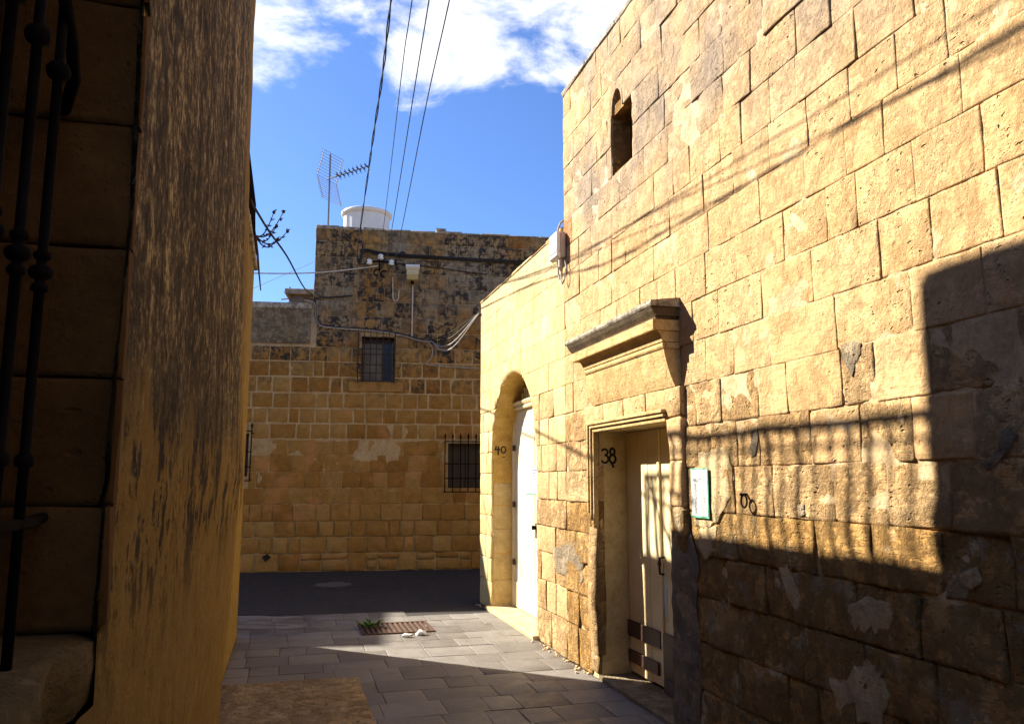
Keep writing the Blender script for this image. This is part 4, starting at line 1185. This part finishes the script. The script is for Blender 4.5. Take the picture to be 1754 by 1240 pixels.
MB().box(W1[0] + 0.36, W1[0] + 0.385, 0.15, 0.19, W1[2] + 0.01, W1[3] - 0.06, 0.003).box(W1[1] - 0.04, W1[1] - 0.005, 0.15, 0.19, W1[2] + 0.01, W1[3] - 0.06, 0.003).box(W1[0] + 0.386, W1[1] - 0.041, 0.15, 0.19, W1[2] + 0.005, W1[2] + 0.03).build('frame', DARKWOOD, w1)
MB().box(-0.12, 0.86, -0.05, 0.05, 3.16, 3.345, 0.008, 0.003).build('window_sill', BACK, far)
g1 = MB()
X0, X1, H0, H1 = 0.04, 0.70, 3.32, 4.24
for hh_ in (H0 + 0.01, H0 + 0.31, H0 + 0.60, H0 + 0.15, H0 + 0.74)[:3] + (H0 + 0.16, H0 + 0.50):
    g1.box(X0, X1, -0.155, -0.143, hh_, hh_ + 0.016)
for x in (X0, X1):
    for hh_ in (H0 + 0.01, H0 + 0.60): g1.box(x - 0.008, x + 0.008, -0.155, 0.05, hh_ + 0.017, hh_ + 0.031)
g1 = g1.build('grille', GREYIRON, far)
for i in range(7):
    x = X0 + (X1 - X0) * i / 6
    MB().tube([(x, -0.165, H0 - 0.02 if i in (0, 6) else H0), (x, -0.165, H1)], 0.012 if i in (0, 6) else 0.009, 6).build('bar', GREYIRON, g1)
def spiked(wn, lab):
    w = recess(wn, BACK).build('window', BACK, far); w['label'] = lab
    MB().box(wn[0], wn[1], 0.16, 0.20, wn[2], wn[3]).build('dark_interior', VDARK, w)
    MB().box((wn[0] + wn[1]) / 2 - 0.02, (wn[0] + wn[1]) / 2 + 0.02, 0.12, 0.158, wn[2], wn[3], 0.003).build('frame', VDARK, w)
    a0, a1, hb, ht = wn[0] - 0.05, wn[1] + 0.05, wn[2] - 0.06, wn[3] + 0.02
    g_ = MB()
    for q in (hb, hb + 0.24, hb + 0.50, ht): g_.box(a0, a1, -0.125, -0.112, q, q + 0.018)
    for x in (a0, a1):
        for q in (hb + 0.02, ht - 0.03): g_.box(x - 0.009, x + 0.009, -0.125, 0.05, q, q + 0.016)
    g_ = g_.build('grille', IRON, far)
    nb = 7
    for i in range(nb):
        x = a0 + (a1 - a0) * i / (nb - 1)
        MB().tube([(x, -0.136, hb), (x, -0.136, ht + 0.07), (x, -0.136, ht + 0.085), (x, -0.136, ht + 0.11), (x, -0.136, ht + 0.16)], [0.010, 0.010, 0.020, 0.018, 0.002], 6).build('bar', IRON, g_)
spiked(W2, 'dark ground floor window with spiked iron grille')
spiked(W3, 'dark window with spiked iron grille half hidden at the left')
MB().prism([(-1.50, 0.27), (-1.42, 0.31), (-1.36, 0.26), (-1.44, 0.18)], -0.03, 0.02, 1).build('drain_hole', BLACKP, far)
# conduits
MB().tube([(1.0, -0.03, 5.16), (1.0, -0.022, 4.2)], 0.012, 8).build('conduit', CABLEW, far)
MB().tube([(0.63, -0.02, 5.30), (0.64, -0.02, 4.90), (0.665, -0.02, 4.86), (0.705, -0.02, 4.855), (0.74, -0.02, 4.90), (0.75, -0.02, 5.06)], 0.010, 6).build('conduit', CABLEW, far)

lamp = root('street_lamp', 'white box shaped street lamp with yellowed lens on the far wall', 'lamp', BF, 0.99, 0.0, 5.20)
MB().prism([(-0.02, 5.36), (-0.30, 5.40), (-0.34, 5.44), (-0.32, 5.48), (-0.04, 5.49)], 0.865, 1.115).build('housing', LAMPW, lamp)
MB().prism([(-0.03, 5.355), (-0.305, 5.395), (-0.315, 5.30), (-0.24, 5.22), (-0.06, 5.21)], 0.885, 1.095).build('lens', LENS, lamp)
MB().tube([(0.99, 0.02, 5.24), (0.99, -0.07, 5.19), (0.99, -0.15, 5.215)], 0.028, 8).build('bracket', IRON, lamp)
ins = root('insulator_bracket', 'iron bracket with three white porcelain insulators on the far wall', 'bracket', BF, 0.38, 0.0, 5.5)
MB().box(0.14, 0.68, -0.12, -0.10, 5.555, 5.58).box(0.18, 0.20, -0.10, 0.02, 5.555, 5.58).box(0.60, 0.62, -0.10, 0.02, 5.555, 5.58).box(0.37, 0.395, -0.115, -0.095, 5.40, 5.62).build('arm', IRON, ins)
for (x, h) in ((0.20, 5.50), (0.40, 5.60), (0.60, 5.50)):
    MB().lathe([(0.025, 0), (0.052, 0.01), (0.055, 0.035), (0.032, 0.05), (0.050, 0.062), (0.048, 0.085), (0.02, 0.105)], (x, -0.13, h), 12).build('insulator', PORC, ins, smooth=True)
for (x, h) in ((0.34, 5.36), (0.47, 5.34)):
    MB().tube([(x + 0.055 * math.cos(t), -0.10 - 0.02 * math.sin(t), h + 0.055 * math.sin(t)) for t in [R(40 + 30 * i) for i in range(9)]], 0.014, 6).build('hook', IRON, ins)

tank = root('water_tank', 'round white roof tank with a rim above the far parapet', 'tank', BF, -0.02, 3.0, 5.9)
MB().lathe([(0.50, 0.0), (0.505, 0.6), (0.51, 1.70)], (-0.02, 3.0, 5.72), 40).build('tank_body', TANKW, tank, smooth=False)
MB().lathe([(0.515, 1.70), (0.56, 1.72), (0.565, 1.78), (0.54, 1.80), (0.1, 1.84)], (-0.02, 3.0, 5.72), 40).build('rim', TANKW, tank, smooth=False)
for p in tank.children[0].data.polygons: p.use_smooth = len(p.vertices) == 4
ant = root('tv_antenna', 'rooftop television antenna mast with grid reflectors beside the white tank', 'antenna', BF, -0.86, 3.0, 5.9)
MB().tube([(-0.86, 3, 5.9), (-0.87, 3, 8.88)], 0.020, 6).build('mast', ALU, ant)
ah = 8.30
MB().tube([(-0.93, 2.98, ah - 0.03), (-0.02, 2.4, ah + 0.10)], 0.014, 5).build('boom', ALU, ant)
for i in range(8):
    t = 0.30 + 0.70 * i / 7
    c = Vector((-0.93 + 0.91 * t, 2.98 - 0.58 * t, ah - 0.03 + 0.13 * t))
    mb = MB()
    for q in (1, -1):
        mb.tube([c + Vector((-0.05, -0.06, 0.055 * q)), c, c + Vector((0.06, 0.07, 0.06 * q))], 0.010, 4)
    mb.tube([c + Vector((-0.05, -0.08, 0)), c + Vector((0.05, 0.08, 0))], 0.012, 4)
    mb.build('director', IRON, ant)
for sgn in (1, -1):
    mb = MB()
    o0 = Vector((-0.93, 2.98, ah - 0.03))
    U = Vector((0.30, 0.45, 0)); Vd = Vector((0.14, -0.1, 0.55 * sgn))
    for i in range(10):
        p = o0 + Vd * (i / 9)
        mb.tube([p - U * 0.7, p + U * 0.7], 0.006, 4)
    for q in (-0.6, 0.6): mb.tube([o0 + U * q, o0 + U * q + Vd], 0.009, 4)
    mb.build('reflector', ALU, ant)
MB().tube([(-0.86, 3, 6.62), (-0.30, 2.7, 6.66)], 0.014, 5).build('boom', ALU, ant)
mb = MB()
for x, q in ((-0.60, 0.22), (-0.45, 0.16), (-0.3, 0.30)):
    mb.tube([(x - 0.05, 2.8, 6.64 - q), (x + 0.07, 2.8, 6.64 + q)], 0.010, 4)
mb.build('director', IRON, ant)
MB().tube([(-0.30, 2.7, 6.0), (-0.22, 2.7, 6.95)], 0.014, 5).build('strut', ALU, ant)

hut = root('roof_hut', 'small pale roof hut with flat slab behind the low far parapet', 'hut', BF, -1.42, 3.2, 4.4)
MB().box(-1.62, -0.85, 3.0, 4.2, 4.4, 5.60).build('hut_wall', PANEL, hut)
MB().box(-1.74, -0.80, 2.9, 4.3, 5.60, 5.72, 0.015).build('roof_slab', TOPSLAB, hut)
MB().box(-1.60, -1.35, 2.98, 3.0, 5.2, 5.55).build('hatch', DARKWOOD, hut)
fa = root('tv_antenna', 'tiny distant antenna on the roofs at the far left', 'antenna', BF, -2.9, 12.0, 5.5)
MB().tube([(-2.9, 12, 5.5), (-2.9, 12, 7.9)], 0.03, 5).build('mast', ALU, fa)
mb = MB()
for h_, q in ((7.75, 0.18), (7.5, 0.26), (7.2, 0.2), (6.6, 0.3), (6.5, 0.25)):
    mb.tube([(-2.9 - q, 12, h_ - 0.03), (-2.9 + q, 12, h_ + 0.05)], 0.022, 4)
mb.build('director', ALU, fa)
MB().box(-9, -0.8, 9, 16, 0, 5.45).build('distant_house', BACK, None, BF).update_tag()
dh = bpy.data.objects['distant_house']; tag(dh, 'low flat roofed house hidden behind the far parapet at the left', 'house')

# ------------------------------------------------------------------ cables
def catmull(pts, n=8):
    pts = [Vector(p) for p in pts]
    out = []
    for i in range(len(pts) - 1):
        p0 = pts[max(i - 1, 0)]; p1 = pts[i]; p2 = pts[i + 1]; p3 = pts[min(i + 2, len(pts) - 1)]
        for j in range(n):
            t = j / n
            out.append(0.5 * ((2 * p1) + (p2 - p0) * t + (2 * p0 - 5 * p1 + 4 * p2 - p3) * t * t + (3 * p1 - p0 - 3 * p2 + p3) * t ** 3))
    out.append(pts[-1])
    return out
def bp(x, off, h): return BF.w(x, off, h)
def ray_s(px, py, s):
    r = ray(px, py); t = s / AX.dot(r)
    return r * t + Vector((0, 0, EYE))
def cable(name, pts, r, mat, label, cat='cable', group=None, sub=None):
    mb = MB()
    for pp, rr in pts: mb.tube(pp, rr, 6)
    o = mb.build(name, mat, None, WF)
    tag(o, label, cat, group)
    return o
GR = 'overhead wires crossing the street'
base = [bp(-0.02, -0.06, 5.62), ray_s(612, 430, 13.4), ray_s(628, 315, 9.6), ray_s(640, 230, 7.63), ray_s(655, 130, 6.4), ray_s(670, 0, 5.31), RF.w(3.7, 1.97, 5.0), RF.w(0, 2.2, 5.1), RF.w(-6, 2.6, 5.5)]
cc = catmull(base, 14)
A1 = []; A2 = []
for i, p in enumerate(cc):
    tw = 0.007 * math.sin(i * 0.5)
    A1.append(p + AX.cross(Vector((0, 0, 1))) * tw + Vector((0, 0, 0.004 * math.cos(i * 0.5))))
    A2.append(p - AX.cross(Vector((0, 0, 1))) * tw - Vector((0, 0, 0.004 * math.cos(i * 0.5))))
cable('overhead_cable', [(A1, 0.0055), (A2, 0.0055)], 0.01, CABLE, 'thick twisted pair of black overhead cables, leftmost of the overhead wires', group=GR)
for (p0, p1, p2, ss, ex, lab, r_) in (((650, 452), (690, 110), (706, 0), (13.0, 6.0, 5.1), 1.85, 'thin black overhead wire next to the twisted pair', 0.0038),
                          ((662, 452), (712, 140), (735, 0), (13.0, 6.3, 5.0), 1.78, 'black overhead wire second from the right of the overhead wires', 0.0048),
                          ((676, 455), (730, 180), (770, 0), (13.0, 6.55, 4.95), 1.62, 'black overhead wire at the right of the overhead wires', 0.0048)):
    x_, h_ = back_pt(*p0)
    e = ray_s(*p2, ss[2])
    mid = ray_s(*p1, ss[1])
    dirv = (e - mid).normalized()
    cc = catmull([bp(x_, -0.12, h_), ray_s(p0[0] + (p1[0] - p0[0]) * 0.4, p0[1] + (p1[1] - p0[1]) * 0.4, 9.2), mid, e, e + dirv * 3 + Vector((0, 0, 0.05)), e + dirv * 9 + Vector((0, 0, 0.3))], 8)
    cable('overhead_wire', [(cc, r_)], r_, CABLE, lab, 'wire', GR)
def wallrun(pts, off=-0.035, j=0.0): return catmull([bp(x, off - j, h) for x, h in pts], 6)
top = [(0.02, 5.60), (0.10, 5.80), (0.35, 5.765), (0.80, 5.735), (1.4, 5.72), (2.3, 5.70), (3.6, 5.69)]
cable('wall_cable', [(wallrun(top, -0.03), 0.022), (wallrun([(x, h - 0.035) for x, h in top], -0.03), 0.014), (wallrun([(0.02, 5.52), (0.3, 5.60), (0.55, 5.58), (1.2, 5.54), (2.0, 5.45), (2.4, 5.42)], -0.025), 0.009), ([bp(0.80 + 0.05 * math.cos(t), -0.06, 5.74 + 0.04 * math.sin(t)) for t in [R(i * 40) for i in range(10)]], 0.016)],
      0.02, CABLE, 'thick black cable running across the top of the far wall')
bun = [(-0.95, 4.83), (-0.80, 4.80), (-0.745, 4.70), (-0.735, 4.50), (-0.66, 4.38), (-0.52, 4.335), (-0.1, 4.31), (0.30, 4.29), (0.70, 4.24), (0.94, 4.19), (1.15, 4.13), (1.37, 4.12)]
endp = RF.w(S40 - 0.02, 0.03, 3.86)
allc = []
for i in range(4):
    jx, jh = random.uniform(-0.012, 0.012), random.uniform(-0.018, 0.018)
    a = [bp(x + jx, -0.03 - 0.012 * (i % 2), h + jh) for x, h in bun]
    x1, h1 = bun[-1]
    sag = 0.05 + 0.10 * i
    span = []
    st = bp(x1, -0.04, h1 + jh)
    for q in range(1, 9):
        t = q / 8
        p = st.lerp(endp, t); p.z -= sag * math.sin(math.pi * t) * (1.2 - t * 0.6)
        span.append(p)
    allc.append((catmull(a, 5)[:-1] + [st] + span, 0.011))
cable('cable_bundle', allc[:2], 0.012, CABLE, 'black pair in the sagging cable bundle above the upper barred window')
cable('cable_bundle', allc[2:], 0.012, CABLEG, 'pale grey cables looping from the far wall to the sunlit corner house')
cable('drop_cable', [(wallrun([(1.30, 4.10), (1.38, 3.98), (1.36, 3.80), (1.26, 3.69), (1.45, 3.66), (1.8, 3.64), (2.4, 3.61)], -0.025), 0.010)], 0.01, CABLEG, 'thin grey cable hooking down below the bundle then running right along the wall')
cable('stay_cable', [(catmull([ray_s(424, 335, 7.2), ray_s(460, 395, 8.8), ray_s(492, 440, 11.0), bp(-0.92, -0.06, 4.99), bp(-0.60, -0.03, 4.88), bp(-0.1, -0.02, 4.93)], 8), 0.013)], 0.01, CABLE, 'dark cable slanting down from the left house edge to the far wall corner')
cable('pale_cable', [(catmull([bp(-3.3, -1.0, 5.05), bp(-1.85, -0.6, 5.14), bp(-0.7, -0.3, 5.27), bp(0.36, -0.09, 5.49)], 8), 0.012)], 0.01, CABLEW, 'pale cable stretched level across the sky gap to the insulators')
cable('guy_wire', [([bp(-0.86, 3.0, 6.5), bp(-2.9, 3.4, 5.6)], 0.005)], 0.01, CABLEG, 'hair thin guy wire from the antenna mast down to the left', 'wire')

# ------------------------------------------------------------------ street details
dg = root('drain_grate', 'rectangular rusty drain grate in the sunlit paving', 'drain grate', RF, 8.95, 1.15, 0.0)
ga, gb = [], []
a0, a1, d0, d1 = 8.62, 9.24, 0.92, 1.68
mb = MB().box(a0, a1, d0, d0 + 0.03, -0.02, 0.020).box(a0, a1, d1 - 0.03, d1, -0.02, 0.020).box(a0, a0 + 0.03, d0 + .03, d1 - .03, -0.02, 0.020).box(a1 - 0.03, a1, d0 + .03, d1 - .03, -0.02, 0.020)
mb.build('frame', RUST, dg)
for i in range(12):
    d_ = d0 + 0.055 + i * 0.056
    MB().box(a0 + 0.03, a1 - 0.03, d_, d_ + 0.030, -0.01, 0.018, 0.003).build('bar', RUST, dg)
MB().box(a0 + .03, a1 - .03, d0 + .03, d1 - .03, -0.02, 0.008).build('pit', VDARK, dg)
c = (-2.71, 12.42)
mh = root('manhole_cover', 'round iron manhole cover in the dark shaded asphalt', 'manhole cover', WF, c[0], c[1], 0.0)
MB().lathe([(0.34, -0.01), (0.34, 0.010), (0.30, 0.014), (0.0, 0.014)], (c[0], c[1], 0.0), 28).build('cover', ASPH, mh)
for i in range(7):
    q = -0.24 + 0.08 * i
    L = math.sqrt(0.27 ** 2 - q * q)
    MB().box(c[0] - L, c[0] + L, c[1] + q - 0.018, c[1] + q + 0.018, 0.014, 0.024, 0.003).build('rib', RIBM, mh)
wd = root('weed', 'small bright green weed growing out of the drain grate', 'weed', RF, 9.0, 1.58, 0.0)
for i in range(16):
    an = random.uniform(0, 6.28); l = random.uniform(0.07, 0.14); up = random.uniform(0.03, 0.10)
    p = Vector((9.0 + random.uniform(-.05, .05), 1.57 + random.uniform(-.06, .06), 0.015))
    q = p + Vector((math.cos(an) * l, math.sin(an) * l, up)); sd_ = Vector((-math.sin(an), math.cos(an), 0)) * 0.022
    m_ = (p + q) / 2 + Vector((0, 0, 0.02))
    MB().add([p, m_ + sd_, q, m_ - sd_], [(0, 1, 2, 3)]).build('leaf', LEAF, wd, fix=False)
def litter(px, py, lab, r_):
    rr = ray(px, py); t = -EYE / rr.z; p = rr * t; p.z = 0.004 + EYE - EYE
    bm = bmesh.new(); bmesh.ops.create_icosphere(bm, subdivisions=2, radius=r_)
    V = []
    for v in bm.verts:
        k_ = 1 + 0.55 * nz(v.co.x * 30 + px, v.co.y * 30, v.co.z * 30, 1)
        V.append((p.x + v.co.x * k_ * 1.4, p.y + v.co.y * k_, max(0.006, 0.6 * r_ + v.co.z * k_ * 0.8)))
    bm.verts.index_update()
    F = [[v.index for v in f.verts] for f in bm.faces]; bm.free()
    o = mesh('crumpled_paper', V, F, PAPER, None, WF); tag(o, lab, 'litter', 'litter beside the drain')
litter(697, 1092, 'flatter crumpled white wrapper nearest the drain grate', 0.034)
litter(722, 1088, 'crumpled white paper ball right of the drain, farther from it', 0.040)
# mortar crumbs along the foot of the right-hand wall
mb = MB()
for i in range(90):
    s_ = random.uniform(6.3, 10.3); d_ = abs(random.gauss(0, 0.035)) + 0.008; r_ = random.uniform(0.004, 0.014)
    if s_ > 7.9 and s_ < 9.95: continue
    mb.box(s_ - r_ * 1.4, s_ + r_ * 1.4, d_, d_ + r_ * 1.6, 0.004, 0.006 + r_, r_ * 0.3, r_ * 0.25)
o = mb.build('mortar_crumbs', MORTAR, None, RF); tag(o, 'pale mortar crumbs fallen along the foot of the sunlit wall', 'rubble', kind='stuff')
